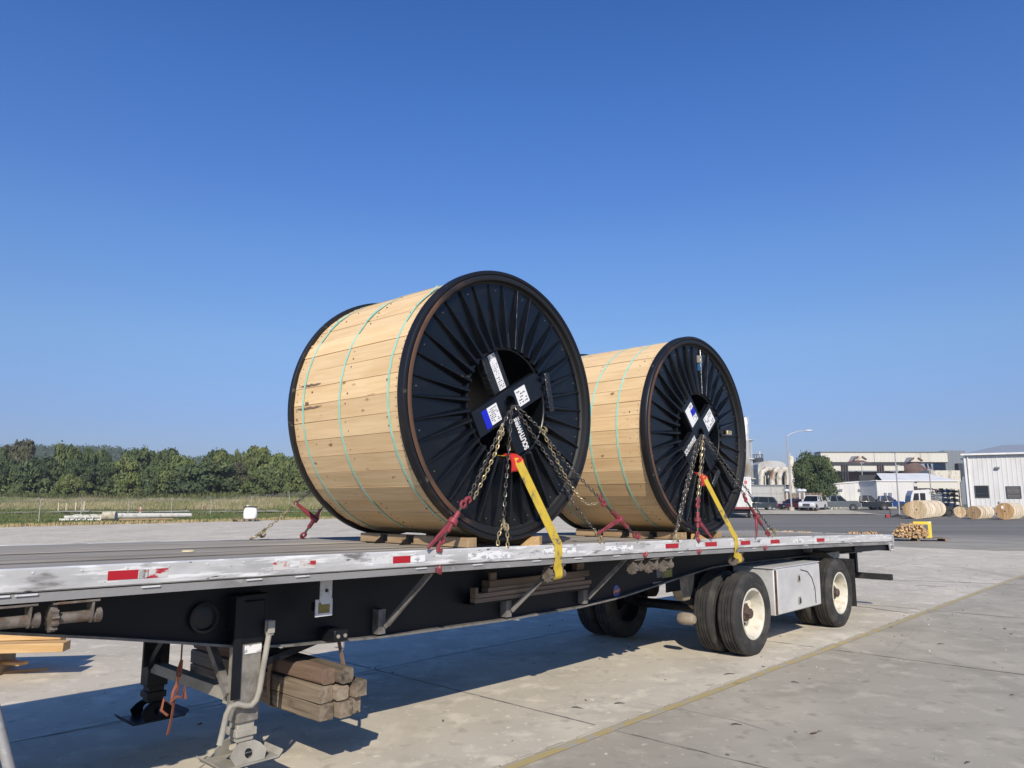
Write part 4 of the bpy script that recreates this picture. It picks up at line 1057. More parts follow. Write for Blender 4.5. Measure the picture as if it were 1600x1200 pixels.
def binder(top, bot, hend, label, hk_up=True):
    top = Vector(top); bot = Vector(bot); hend = Vector(hend); d = (bot-top).normalized(); L = (bot-top).length
    t = TT('load_binder', bot, label, 'load binder', 'red ratchet load binders')
    a = top+d*L*.26; b = top+d*L*.74; m = (a+b)/2
    bar_ = t.part('barrel', MB().cyl(a, b, .021, n=14), M['binder'], bevel=.004)
    t.part('screw_rod', MB().cyl(top+d*L*.10, a, .011, n=8), M['screw']); t.part('screw_rod', MB().cyl(b, top+d*L*.90, .011, n=8), M['screw'])
    rg_ = MB().cyl(m-d*.024, m+d*.024, .040, n=16); t.part('ratchet_head', rg_, M['binder'], bevel=.005)
    h = (hend-m); hn = h.normalized(); side = hn.cross(Vector((0,1,0))).normalized()
    hm = MB(); s0 = m+hn*.02; w0, w1 = .026, .013; f = Vector((0,1,0))
    hm.hexa([s0-side*w0-f*.012, s0+side*w0-f*.012, s0+side*w0+f*.012, s0-side*w0+f*.012, hend-side*w1-f*.008, hend+side*w1-f*.008, hend+side*w1+f*.008, hend-side*w1+f*.008])
    t.part('lever', hm, M['binder'], bevel=.006)
    for e, dd in ((top, -d), (bot, d)):
        ring_ = MB(); R_ = .030; c = e-dd*.025; n = 14; x = d; y = d.cross(Vector((0,1,0))).normalized()
        pts = [c+x*(R_*cos(2*pi*i/n))+y*(R_*.8*sin(2*pi*i/n)) for i in range(n+1)]
        ring_.tube(pts, .012, 8); t.part('eye', ring_, M['binder'])
        hp_ = [e-dd*.01, e+dd*.035, e+dd*.06+y*.02, e+dd*.05+y*.045, e+dd*.02+y*.045]
        t.part('hook', MB().tube(hp_, [.014,.016,.016,.013,.007], 8), M['binder'])
    return t
binder(px(726,784,-.01), px(688,848,-.012), px(668,857,-.035), 'red load binder left of the nearer reel, its lever pointing down left')
binder(px(941,784,-.012), px(994,838,-.012), px(934,834,-.03), 'red load binder in the gap between the two reels')
binder(px(1090,787,.0), px(1090,838,-.01), px(1113,842,-.03), 'upright red load binder in front of the second reel')
binder(px(1164,779,-.012), px(1199,834,-.01), px(1182,840,-.03), 'red load binder right of the second reel near the trailer tail')
fb = onv(472, 839, YFAR); ft = onv(512, 782, YFAR-.3)
binder(ft, fb, onv(459, 783, YFAR-.1), 'red load binder on the far rail, its lever raised up left')
sp = [onv(504,752,1.80), onv(503,772,1.79), onv(506,790,1.80), onv(500,805,1.9)]
tmesh('string', tuple(sp[0]), MB().tube(sp, .004, 6), M['string'], 'loose pale string hanging beside the far rim of the nearer reel', 'string')
# binder hooks that grip the rail from below
for (x, y) in ((687,878),(1009,866),(1093,856),(1196,852)):
    e = onv(x, y, -.012); z = deck(e[0])-.118
    u = e[0]
    pts = [(u+.03,.035,z+.02),(u+.025,.012,z-.030),(u+.005,-.012,z-.048),(u-.025,-.016,z-.040),(u-.04,-.014,z-.012)] if x < 700 else [(u,.035,z+.02),(u,.014,z-.012),(u+.004,-.012,z-.028),(u+.008,-.020,z-.005),(u+.012,-.016,z+.02)]
    tmesh('rail_hook', (u,0,z), MB().tube(pts, [.016,.018,.019,.015,.008], 8), M['binder'],
          {687:'red hook under the rail below the first binder',1009:'red hook under the rail left of the three winches',1093:'small red hook under the rail below the upright binder',1196:'red hook under the rail at the right end near the tail'}[x], 'hook', 'red hooks under the rail')

def ribbon(mb, pts, w, th=.003, wd=(1,0,0)):
    """flat strap through points; wd = width direction"""
    pts = [Vector(p) for p in pts]; wd = Vector(wd).normalized(); s0 = len(mb.v)
    for i, p in enumerate(pts):
        d = (pts[min(i+1,len(pts)-1)]-pts[max(i-1,0)]).normalized()
        ww = (wd-d*wd.dot(d)).normalized(); nn = d.cross(ww)
        for a, b in ((-1,-1),(1,-1),(1,1),(-1,1)): mb.v.append(tuple(p+ww*(a*w/2)+nn*(b*th/2)))
    for i in range(len(pts)-1):
        for m_ in range(4): mb.f.append((s0+4*i+m_, s0+4*i+(m_+1)%4, s0+4*i+4+(m_+1)%4, s0+4*i+4+m_))
    e = s0+4*(len(pts)-1)
    mb.f += [(s0+3,s0+2,s0+1,s0),(e,e+1,e+2,e+3)]
    return mb
def ystrap(hub, rail, wu, uc, zc, label, pl_label, w):
    a = px(*hub, .02); r = px(*rail, .0); zr = deck(r[0]); du = (r-a); 
    pts = [Vector((a[0]-.03,.45,a[2]+.10)), Vector((a[0]-.015,.16,a[2]+.07)), a+Vector((-.008,-.005,.045)), a+Vector((0,-.012,.0))]
    for k in range(1, 9): pts.append(a.lerp(r, k/9)+Vector((0,-.012,0)))
    pts += [Vector((r[0],-.010,zr+.012)), Vector((r[0]+.004,-.012,zr-.06)), Vector((r[0]+.006,-.008,zr-.13)), Vector((r[0]+.008,.010,zr-.19)), Vector((wu,.030,zr-.24))]
    cz, cy = deck(wu)-.178-.088, .075
    for q in range(0, 9):
        an = pi*(1.0+q*.125); pts.append(Vector((wu, cy+.046*cos(an), cz+.046*sin(an))))
    mb = ribbon(MB(), pts, w, .004)
    tmesh('yellow_strap', tuple(r), mb, M['yellow'], label, 'strap', 'yellow webbing straps')
    # red corner protector bent over the hub edge
    pm = MB(); n = 9; cc = (a[0]-.012, a[2]+.045)
    sh = [(.115,.048),(.08,.046),(.05,.030),(.015,.002),(.008,-.03),(.010,-.07),(.012,-.105)]
    rows = len(sh); cols = 7
    for y, dz in sh:
        for k in range(cols):
            f = -1+2*k/(cols-1); pm.v.append((cc[0]+f*.078, y, cc[1]+dz-.012*abs(f)**3))
    nb = len(pm.v)
    for y, dz in sh:
        for k in range(cols):
            f = -1+2*k/(cols-1); pm.v.append((cc[0]+f*.078, y+.010, cc[1]+dz-.012-.012*abs(f)**3))
    for i in range(rows-1):
        for k in range(cols-1):
            q = i*cols+k; pm.f += [(q,q+1,q+cols+1,q+cols),(nb+q,nb+q+cols,nb+q+cols+1,nb+q+1)]
    for k in range(cols-1):
        pm.f += [(k,nb+k,nb+k+1,k+1),((rows-1)*cols+k,(rows-1)*cols+k+1,nb+(rows-1)*cols+k+1,nb+(rows-1)*cols+k)]
    for i in range(rows-1):
        pm.f += [(i*cols,(i+1)*cols,nb+(i+1)*cols,nb+i*cols),(i*cols+cols-1,nb+i*cols+cols-1,nb+(i+1)*cols+cols-1,(i+1)*cols+cols-1)]
    tmesh('corner_protector', tuple(a), pm, M['prot'], pl_label, 'corner protector', 'red corner protectors under the straps')
ystrap((810,724), (871,852), W1, R1U, R1Z, 'worn yellow strap from the hub of the nearer reel to its winch', 'red plastic corner protector on the hub of the nearer reel', .10)
ystrap((1101,750), (1149,843), W2, R2U, R2Z, 'clean yellow strap from the second reel to the winch above the wheels', 'red plastic corner protector on the hub of the second reel', .085)

# timber stack slung under the frame
TGRP = 'old timbers slung under the trailer'
def timber(u, z, y0, y1, w, h, round_, mat, label, rz=0):
    n = 24; pr = []
    for i in range(n):
        a = 2*pi*(i+.5)/n; e = .42 if round_ else .12
        x = abs(cos(a))**e*(1 if cos(a) > 0 else -1); zz = abs(sin(a))**e*(1 if sin(a) > 0 else -1)
        pr.append((x*w/2, zz*h/2))
    mb = MB(); L = y1-y0; m = 7
    for k in range(m+1):
        y = -L/2+L*k/m; s = .975 if k in (0, m) else 1.0
        for x, zz in pr: mb.v.append((x*s+random.uniform(-.003,.003), y+(.012 if k == 0 else 0)*0, zz*s+random.uniform(-.003,.003)))
        if k in (0,): 
            pass
    for k in range(m):
        for i in range(n): mb.f.append((k*n+i, k*n+(i+1)%n, (k+1)*n+(i+1)%n, (k+1)*n+i))
    mb.f += [tuple(range(n-1,-1,-1)), tuple(range(m*n, m*n+n))]
    # square the grain of the first rings close to the end
    o = obj('timber', mb, mat, None, ang=40); o.location = T(u-.075, (y0+y1)/2, z); o.rotation_euler = (0,0,ROT+rz)
    return tag(o, label, 'timber', TGRP)
zs = [.455, .572, .690]
timber(3.265, zs[0], .27, 2.3, .115, .112, False, M['timber'], 'bottom timber of the slung stack, nearest the landing leg')
timber(3.385, zs[0]+.004, .22, 2.35, .108, .106, False, M['timber'], 'bottom timber in the middle of the slung stack', .01)
timber(3.497, zs[0]+.012, .24, 2.25, .104, .110, False, M['timber'], 'bottom timber of the slung stack, farthest right', -.012)
timber(3.262, zs[1], .28, 2.3, .116, .112, False, M['timber'], 'grey timber in the middle layer of the slung stack with dark patches, nearest the leg')
timber(3.382, zs[1]-.002, .24, 2.2, .110, .104, True, M['timber'], 'small rounded timber in the centre of the slung stack', -.008)
timber(3.497, zs[1]+.012, .20, 2.3, .106, .112, False, M['timber'], 'timber in the middle layer of the slung stack beside the tan strap', .008)
timber(3.285, zs[2], .29, 2.3, .118, .112, True, M['timber_r'], 'reddish rounded timber on top of the slung stack', .006)
timber(3.405, zs[2]+.002, .22, 2.35, .118, .110, True, M['timber'], 'grey rounded timber on top of the slung stack beside the reddish one', -.01)
sp = [(3.39,.45,.95),(3.40,.455,.90),(3.45,.475,.76),(3.485,.49,.66),(3.494,.50,.52),(3.488,.52,.405),(3.40,.58,.392),(3.17,.86,.386),(3.115,.92,.40),(3.112,.93,.55),(3.115,.93,.66),(3.135,.93,.752),(3.25,.90,.82)]
tmesh('tan_strap', (3.39,.45,.95), ribbon(MB(), sp, .045, .004, (0,1,0)), M['tanstrap'], 'faded tan strap slung round the old timbers from the frame bracket', 'strap')
sp2 = [(2.98,.95,.93),(2.985,.94,.84),(2.97,.93,.74),(2.955,.92,.66)]
tmesh('orange_strap', (2.98,.95,.93), ribbon(MB(), sp2, .028, .004, (1,.3,0)), M['orange'], 'taut orange strap hanging between the landing legs from the frame', 'strap')
o_ = onv(275, 1060, .72)
kn = MB()
c0 = onv(283,1032,.70); c1 = onv(272,1095,.68); c2 = onv(262,1148,.68)
kn = ribbon(kn, [c0+Vector((0,0,0)), c0.lerp(c1,.3)+Vector((-.012,.0,0)), c0.lerp(c1,.7)+Vector((.010,-.01,0)), c1, c1.lerp(c2,.5)+Vector((.004,0,0)), c2], .020, .004, (1,.5,0))
kn = ribbon(kn, [c0+Vector((.01,.01,.0)), c0.lerp(c1,.35)+Vector((.018,.01,0)), c0.lerp(c1,.8)+Vector((-.014,.01,0)), c1+Vector((-.02,.0,-.02)), onv(256,1092,.68), onv(252,1110,.68), onv(262,1118,.68)], .016, .004, (1,-.4,0))
kn = ribbon(kn, [c1+Vector((-.03,-.01,.0)), c1+Vector((.01,-.018,.03)), c1+Vector((.05,-.01,.01)), onv(288,1070,.68), onv(290,1092,.68)], .016, .004, (.3,0,1))
kn.cyl(c0+Vector((0,0,.30)), c0, .006, n=6)
tmesh('knotted_strap', tuple(c1), kn, M['orange'], 'frayed orange strap knotted round the bar between the landing legs', 'strap')

# boards stowed in the rack behind the struts
BG = 'boards stowed in the rack behind the struts'
bd = [(4.80,6.45,.43,.50,1.024,1.062,'lowest grey board in the rack behind the struts, front edge'),(4.92,6.55,.505,.568,1.024,1.06,'lowest grey board in the rack, against the beam'),
      (4.84,6.50,.44,.53,1.064,1.104,'middle grey board in the rack behind the struts'),(4.98,6.40,.45,.54,1.106,1.142,'third board up in the rack behind the struts'),(5.0,6.48,.45,.56,1.144,1.205,'thick top board in the rack behind the struts'),
      (4.80,4.836,.43,.50,1.064,1.16,'short upright block at the left end of the board rack'),(5.02,5.10,.46,.49,1.207,1.275,'short pale offcut standing on the racked boards'),(6.30,6.42,.47,.54,1.207,1.28,'short offcut lying on the right end of the racked boards')]
for a,b,c,d,e,f,lb in bd:
    mb = MB().box(a,b,c,d,e,f)
    tmesh('stowed_board', ((a+b)/2,(c+d)/2,e), mb, M['dun'], lb, 'board', BG, bevel=.003)
# pale puck on the deck
mb = MB().lathe_z((2.44,.94,deck(2.44)), [(.0,.012),(.030,.012),(.042,.009),(.045,.001),(.0,.001)], 20)
tmesh('pale_disc', (2.44,.94,deck(2.44)), mb, M['string'], 'small pale disc lying on the bare deck boards', 'disc')

# ------------------------------------------------------------------ lumber by the yard, litter
def place(o, loc, rz=0): o.location = loc; o.rotation_euler = (0,0,rz); return o
LG = 'fresh lumber stack on the left'
lrot = radians(8)
def lboard(cx, cy, z, L, w, h, rz, label, name='lumber', mat=None):
    mb = MB().box(-L, 0, -w/2, w/2, 0, h)
    return tag(place(obj(name, mb, mat or M['newwood'], None, bevel=.004), (cx, cy, z), rz), label, 'lumber', LG)
lboard(-4.88, 8.62, .30, 3.6, .19, .095, lrot, 'bottom right plank of the fresh lumber stack, sticking out farthest')
lboard(-5.03, 8.82, .396, 3.4, .20, .088, lrot+.012, 'knotty plank in the middle layer of the fresh lumber stack')
lboard(-5.06, 8.83, .30, 3.4, .21, .09, lrot-.01, 'bottom rear plank of the fresh lumber stack')
lboard(-5.16, 9.0, .486, 3.4, .20, .075, lrot+.005, 'top plank of the fresh lumber stack', )
lboard(-5.20, 9.02, .392, 3.4, .17, .085, lrot-.006, 'narrow plank tucked inside the fresh lumber stack')
def bearer(x, y, L, label, z=.0, s=.26):
    mb = MB().box(-.07, .07, -L/2, L/2, 0, s)
    return tag(place(obj('bearer', mb, M['chockwood'], None, bevel=.006), (x, y, z), lrot), label, 'timber', 'bearers under the fresh lumber stack')
bearer(-5.78, 8.85, .55, 'right bearer block under the fresh lumber stack', .0, .295)
bearer(-7.6, 8.55, .75, 'left bearer block under the fresh lumber stack', .0, .295)
mb = MB().hexa([(-.9,-.06,0),(.42,-.02,0),(.40,.04,0),(-.9,.06,0),(-.9,-.06,.022),(.42,-.02,.022),(.40,.04,.022),(-.9,.06,.022)])
tag(place(obj('loose_plank', mb, M['newwood']), tuple(gnd(8,1052)), radians(24)), 'thin tapered plank lying loose in front of the lumber stack', 'plank')
mb = MB().hexa([(-.5,-.07,0),(.30,-.06,0),(.30,.06,0),(-.5,.07,0),(-.5,-.07,.03),(.30,-.06,.03),(.30,.06,.03),(-.5,.07,.03)])
tag(place(obj('short_board', mb, M['newwood']), tuple(gnd(6,1036,.12)), radians(-20)), 'short pale board sticking out under the lumber stack', 'board')
# steel bar at the lower left corner
a = at(18, 1215, 3.9); b = at(-14, 1085, 3.9); d = (a-b).normalized(); g0 = a+d*((a.z-.0)/-d.z) if d.z < 0 else a
mb = MB().cyl(b-d*.35, g0, .026, n=16)
tag(obj('steel_bar', mb, M['alu2']), 'grey steel bar leaning at the bottom left corner of the view', 'bar')

M['leafdry'] = pmat('dry_leaf', (.15,.105,.08), .8); M['twig'] = pmat('dark_twig', (.055,.045,.036), .9)
def litter(x, y, s, label, mat, rz):
    mb = MB(); n = 8
    mb.v = [(0,0,.02*s)]+[(s*(1-.35*(i % 2))*cos(2*pi*i/n), s*.5*(1-.3*((i+1) % 2))*sin(2*pi*i/n), .010+.02*s*sin(i*2.1)) for i in range(n)]
    mb.f = [(0,1+i,1+(i+1)%n) for i in range(n)]
    mb.tube([(s*.9,0,.012),(s*1.5,.1*s,.016),(s*2.0,.0,.01)], .0035, 5)
    g = gnd(x, y); return tag(place(obj('dry_leaf', mb, mat), (g.x,g.y,.002), rz), label, 'leaf')
litter(1272, 1147, .045, 'dry brown leaf lying on the concrete right of the yellow line', M['leafdry'], .5)
TW = [(1140,1054,.14,.3,'longest twig on the concrete left of the yellow line'),(968,1100,.10,.2,'twig on the concrete in front of the near wheel'),(902,1107,.11,-.35,'twig on the concrete near the crossing joint'),(1242,1067,.08,-.5,'thin dark splinter right of the yellow line'),
      (1151,1133,.09,-.1,'dark splinter near the lower middle of the concrete'),(1470,1007,.10,.1,'twig on the concrete at right of the trailer tail'),(1512,1193,.06,.6,'dark crumb with a tail at the lower right edge'),(1582,1087,.05,.2,'dark crumb at the right edge of the concrete')]
for x, y, L, r, lb in TW:
    g = gnd(x, y); mb = MB().tube([(-L/2,0,.008),(-L*.1,.006,.012),(L/2,-.004,.007)], [.003,.005,.002], 6)
    tag(place(obj('twig', mb, M['twig']), (g.x,g.y,0), r), lb, 'twig', 'twigs and splinters on the concrete')
rc = MB(); rr_ = random.Random(21)
for i in range(420):
    u = rr_.uniform(-4,30); y = rr_.uniform(-7,4.0); s = rr_.uniform(.004,.013)
    p = T(u,y,.0); rc.obox(p+Vector((0,0,s*.5)), (rr_.uniform(-1,1),1,rr_.uniform(-.3,.3)), (1,rr_.uniform(-1,1),.1), (0,.2,1), s*rr_.uniform(.6,1.8), s*.8, s*.5)
tag(obj('grit', rc, pmat('grit', (.14,.12,.10), .9, 0, [((.5,.48,.44), 3, .5, .55, one)]), smooth=False), kind='stuff')

# ------------------------------------------------------------------ left background: field, fence, poles, trees, hills
lv = tag(sheet('dry_verge', lin(-70, 6, 153), lin(38, 95, 115), -.03, M['dryverge'], None, lambda x, y: yard_edge(x)-1.0 < y < yard_edge(x)+2.6+1.5*sin(x*.3)), kind='structure')
def blades(name, n, region, hmin, hmax, w, mat, label=None, seed=1, lean=.25, nz=0):
    r = random.Random(seed); mb = MB()
    for i in range(n):
        x, y = region(r); h = r.uniform(hmin, hmax); h *= (.45+.55*(.5+.5*sin(x*nz*1.7+2*sin(y*nz*.9))*sin(y*nz*1.3+1.5*sin(x*nz)))) if nz else 1; z = zg(x, y)-.05
        a = r.uniform(0, pi); ww = w*r.uniform(.6,1.4); lx, ly = r.uniform(-lean,lean)*h, r.uniform(-lean,lean)*h
        dx, dy = cos(a)*ww, sin(a)*ww; b = len(mb.v)
        mb.v += [(x-dx,y-dy,z),(x+dx,y+dy,z),(x+lx+dx*.5,y+ly+dy*.5,z+h),(x+lx-dx*.5,y+ly-dy*.5,z+h)]; mb.f.append((b,b+1,b+2,b+3))
    me = bpy.data.meshes.new(name); me.from_pydata(mb.v, [], mb.f); me.materials.append(mat)
    return tag(link(name, me), label, kind='stuff')
M['gmow'] = pmat('mown_grass', (.085,.125,.030), .9, 0, [((.16,.16,.055), .35, .45, .6, one)], coord='World')
M['gtall'] = pmat('tall_dry_grass', (.34,.30,.155), .95, 0, [((.19,.21,.075), .10, .42, .58, (1,.5,1), 7), ((.44,.35,.235), .22, .50, .68, (1,.5,1), 8)], coord='World')
M['gdry'] = pmat('straw', (.40,.31,.16), .95, 0, [((.25,.23,.09), .5, .5, .65, one)], coord='World')
M['weed'] = pmat('green_weeds', (.085,.10,.032), .9, 0, [((.13,.145,.045), .15, .48, .62, one), ((.15,.125,.07), .11, .50, .62, one), ((.045,.07,.02), .3, .55, .7, one)], coord='World')
xr = lambda r, y: r.uniform(-.80*y, -.02*y)
def reg(y0, y1): 
    def f(r):
        y = r.uniform(y0, y1); return xr(r, y), y
    return f
def reg_edge(a, b):
    def f(r):
        x = r.uniform(-58, -13); return x, yard_edge(x)+r.uniform(a, b)
    return f
def reg_mown(r):
    x = r.uniform(-92, -12); return x, r.uniform(max(yard_edge(x)+1.2, -x*1.15), 106)
blades('verge_straw', 5000, reg_edge(-.6, 2.6), .10, .30, .05, M['gdry'], seed=2)
blades('mown_grass', 42000, reg_mown, .10, .30, .05, M['gmow'], seed=3, nz=.2)
blades('tall_grass', 60000, reg(107, 150), .30, .95, .035, M['gtall'], seed=4, lean=.5, nz=.16)
blades('weed_belt', 16000, reg(137, 156), .4, 1.9, .09, M['weed'], seed=5, lean=.6, nz=.13)
M['trackg'] = pmat('dusty_track', (.40,.36,.28), .95, 0, [((.16,.16,.07), .5, .50, .60, one, 8)], coord='World')
# gravel track across the grass
tk = MB()
for i in range(61):
    x = -110+1.9*i; y0 = 97+.06*(x+60)+.5*sin(x*.21); w_ = max(.15, 3.0+2.4*sin(x*.37+1)*sin(x*.9)+1.2*sin(x*2.3))
    for y in (y0, y0+w_): tk.v.append((x, y, zg(x,y)+.10))
    if i: tk.f.append((2*i-2,2*i,2*i+1,2*i-1))
tag(obj('gravel_track', tk, M['trackg']), kind='structure')

# fence
M['post'] = pmat('fence_steel', (.42,.41,.37), .55, .3)
FA, FB = Vector((-42.5,68.9,0)), Vector((-37.0,94.0,0))
ts = [-.55,-.27,0,.19,.44,.71,1.0,1.35,1.75,2.2]
fx = [lambda t: None]
pts_f = [FA+(FB-FA)*t for t in ts]
FN = empty('chain_link_fence', tuple(pts_f[2]), 0, 'galvanised fence with barbed wire arms along the grass on the left', 'fence')
fo = Vector(pts_f[2]); HF = 1.86
for p in pts_f:
    z = zg(p.x,p.y); q = Vector((p.x,p.y,z))-fo
    mb = MB().cyl(q+Vector((0,0,-.1)), q+Vector((0,0,HF)), .042, n=8)
    o = obj('fence_post', mb, M['post'], FN)
    arm_ = MB().bar(q+Vector((0,0,HF)), q+Vector((-.16,-.1,HF+.30)), .05, .03); obj('barb_arm', arm_, M['post'], o)
def wire(dz, r, off, name, n=5):
    mb = MB()
    mb.tube([Vector((p.x,p.y,zg(p.x,p.y)))-fo+Vector((0,0,dz))+off for p in pts_f], r, n); return obj(name, mb, M['post'], FN)
wire(HF-.03, .024, Vector((0,0,0)), 'top_rail')
for k in range(3): wire(HF+.09+.09*k, .006, Vector((-.05-.05*k,-.03-.03*k,0)), 'barbed_wire', 3)
for k in range(5): wire(.15+.38*k, .005, Vector((0,0,0)), 'fence_wire', 3)

# marker posts
for i, (x, y0, y1, lb) in enumerate(((92,786,795,'first pale marker post in the grass, leftmost'),(104,787,797.5,'second pale marker post, slightly lower than the rest'),(119,785,795,'third pale marker post from the left in the grass'),(132,784,793,'pale marker post closest to the fence post'))):
    Y = 103+.6*i; a = at(x, y0, Y); z0 = zg(a.x, a.y)
    mb = MB().cyl((0,0,0),(0,0,a.z-z0), .075, n=10); mb.lathe_z((0,0,a.z-z0), [(.075,0),(.05,.05),(0,.06)], 10)
    tag(place(obj('marker_post', mb, pmat('marker_cream', (.62,.57,.38), .6) if i == 0 else bpy.data.materials['marker_cream']), (a.x,a.y,z0)), lb, 'marker post', 'pale marker posts in the grass')

# white poles, pipe and wrapped bundle at the verge
M['whitepole'] = pmat('weathered_white_pole', (.66,.64,.58), .7, 0, [((.40,.36,.28), 2.5, .5, .7, one)])
PG = 'white poles lying on the verge'
def lying(p0, p1, r0, r1, label, name='lying_pole', cat='pole', mat=None, group=PG):
    p0 = Vector(p0); p1 = Vector(p1); mb = MB().cyl((0,0,0), p1-p0, r0, r1, 14)
    o = obj(name, mb, mat or M['whitepole']); o.location = p0; return tag(o, label, cat, group)
g1 = at(180, 810, 72); g2 = at(300, 807.5, 75)
lying((at(180,808,71.5).x,71.5,.42), (at(298,806,77).x,77,.40), .30, .22, 'long white pole lying on the verge, right part of the pile')
lying((at(186,812,70).x,70,.12), (at(270,811,73).x,73,.12), .12, .10, 'thin brownish pole lying in front of the long white pole', mat=M['chockwood'])
lying((at(97,810,70).x,70.3,.33), (at(170,808,72).x,72.6,.38), .17, .17, 'white pole lying at the left end of the pile')
lying((at(95,813,70).x,69.8,.12), (at(165,814,71).x,70.4,.12), .13, .11, 'white pole on the ground at the front left of the pile')
dm = MB().cyl((-.55,-.1,0),(.55,.1,0), .40, n=20); dm.cyl((.551,.1,0),(.552,.1,0), .33, n=20)
o = tag(place(obj('wrapped_drum', dm, pmat('canvas', (.52,.48,.38), .85, 0, [((.36,.31,.22), 3, .45, .6, one)])), (at(171,806,70).x,70,.50)), 'short pale drum lying among the white poles', 'drum')
hoops = MB()
for k in range(5):
    c = Vector((at(125+10*k,808,70).x, 69.6+.2*k, .1)); R_ = .42-.03*(k % 2)
    hoops.tube([c+Vector((R_*1.7*cos(a), .2*sin(a*2), .78*R_*sin(a)*1.5)) for a in [pi*j/10 for j in range(11)]], .045, 6)
tag(obj('cable_coil', hoops, M['whitepole']), 'tangled white hose coils beside the lying poles', 'hose')
hy = MB().lathe_z((0,0,0), [(.0,0),(.16,0),(.14,.08),(.11,.1),(.11,.5),(.15,.52),(.13,.62),(.05,.7),(0,.7)], 12); hy.cyl((-.2,0,.42),(.2,0,.42), .06, n=8)
c = at(219, 805, 88); tag(place(obj('hydrant', hy, pmat('faded_red', (.42,.13,.11), .6, 0, [((.62,.5,.46), 5, .5, .55, one)])), (c.x,88,zg(c.x,88)+.35)), 'small faded red hydrant behind the long white pole', 'hydrant')
# bag on a pallet
bx = at(391, 805, 70.3); BPn = empty('bulk_bag', (bx.x, 70.3, .22), .3, 'white bulk bag with a dark lid standing on a pallet by the verge', 'bag')
mb = MB(); n = 20
for k, (s, z) in enumerate(((.50,0),(.58,.15),(.60,.45),(.575,.75),(.52,.98),(.50,1.02))):
    for i in range(n):
        a = 2*pi*i/n; e = .45; x = abs(cos(a))**e*(1 if cos(a)>0 else -1); y = abs(sin(a))**e*(1 if sin(a)>0 else -1)
        mb.v.append((x*s+.02*sin(3*a+k), y*s+.02*cos(4*a+k), z))
    if k:
        for i in range(n): mb.f.append(((k-1)*n+i,(k-1)*n+(i+1)%n,k*n+(i+1)%n,k*n+i))
mb.f.append(tuple(range(n-1,-1,-1))); mb.f.append(tuple(range(5*n,6*n)))
obj('bag_body', mb, pmat('white_woven_bag', (.80,.80,.79), .6, 0, [], [(4, .4, one, .03)]), BPn)
obj('bag_lid', MB().box(-.62,.62,-.55,.55,1.021,1.12), M['rubber'], BPn, bevel=.03)
obj('bag_knot', MB().lathe_z((-.25,0,1.12), [(.0,.0),(.12,.0),(.14,.06),(.08,.13),(0,.14)], 10), M['whitepole'], BPn)
PL = empty('pallet', (bx.x-.35, 70.3, 0), .25, 'weathered dark pallet under the white bulk bag', 'pallet')
for k in range(6): obj('pallet_slat', MB().box(-1.25,1.0,-.65+.23*k,-.46+.23*k,.165,.195), M['timber'], PL)
for k in range(3): obj('pallet_bearer', MB().box(-1.2+.9*k,-1.05+.9*k,-.65,.69,.02,.164), M['timber'], PL)

# trees
def leafmat(name, a, b, c):
    return pmat(name, a, .75, 0, [(b, .55, .42, .60, one, 3), (c, 2.2, .58, .70, one, 3)], rand=.12)
M['lf'] = [leafmat('leaf_dark', (.042,.064,.020), (.072,.098,.028), (.115,.142,.044)),
           leafmat('leaf_mid', (.078,.104,.026), (.115,.14,.036), (.155,.18,.052)),
           leafmat('leaf_light', (.095,.128,.033), (.135,.168,.045), (.175,.20,.065)),
           leafmat('leaf_brown', (.060,.062,.028), (.095,.088,.042), (.125,.112,.06)),
           leafmat('leaf_yellow', (.085,.112,.024), (.12,.145,.035), (.15,.17,.055))]
M['bark'] = pmat('tree_bark', (.09,.07,.05), .9, 0, [((.05,.04,.03), 6, .45, .6, one)])
def crown_mesh(seed, n=2600, lobes=13, tall=1.0, leaf=.085):   # lobes stay low and wide so crowns read round
    """unit crown: x,y within 1, z 0..1; leaf clumps on the skin of many lobes"""
    r = random.Random(seed); L = []
    for i in range(lobes):
        a = r.uniform(0, 2*pi); z = r.uniform(.14,.84)**1.05; m = sqrt(max(.05, 1-(max(0,z-.30)/.66)**2)); d = r.uniform(.30,.80)*m
        L.append((d*cos(a), d*sin(a), z, r.uniform(.20,.34)))
    L.append((0,0,.78,.30)); L.append((.22,.1,.74,.26)); L.append((-.25,-.05,.70,.28)); L.append((0,0,.40,.55))
    v = []; f = []
    for i in range(n):
        c = r.choice(L); u = r.uniform(-.55,1); a = r.uniform(0,2*pi); q = sqrt(1-u*u)
        dv = Vector((q*cos(a), q*sin(a), u)); rr = c[3]*(r.uniform(.72,1.06) if r.random() < .9 else r.uniform(1.05,1.30))
        p = Vector((c[0],c[1],c[2]))+Vector((dv.x*rr,dv.y*rr,dv.z*rr*.62*tall))
        if p.z < .02: continue
        nn = (dv+Vector((r.uniform(-.8,.8),r.uniform(-.8,.8),r.uniform(-.5,.8)))).normalized()
        x = nn.cross(Vector((r.uniform(-1,1),r.uniform(-1,1),r.uniform(-1,1)))).normalized(); y = nn.cross(x); s = leaf*r.uniform(.55,1.25)
        b = len(v); x *= s; y *= s*.8
        v += [tuple(p-x-y*.3), tuple(p-x*.1-y), tuple(p+x+y*.2), tuple(p-x*.0+y)]; f.append((b,b+1,b+2,b+3))
    me = bpy.data.meshes.new('crown'); me.from_pydata(v, [], f); return me
CR = [crown_mesh(100+i, 6500, 15+2*i, .92+.06*(i % 3), .048+.005*(i % 3)) for i in range(6)]
CRT = [crown_mesh(150+i, 1800, 9, 1.1, .055) for i in range(2)]
CRM = {}
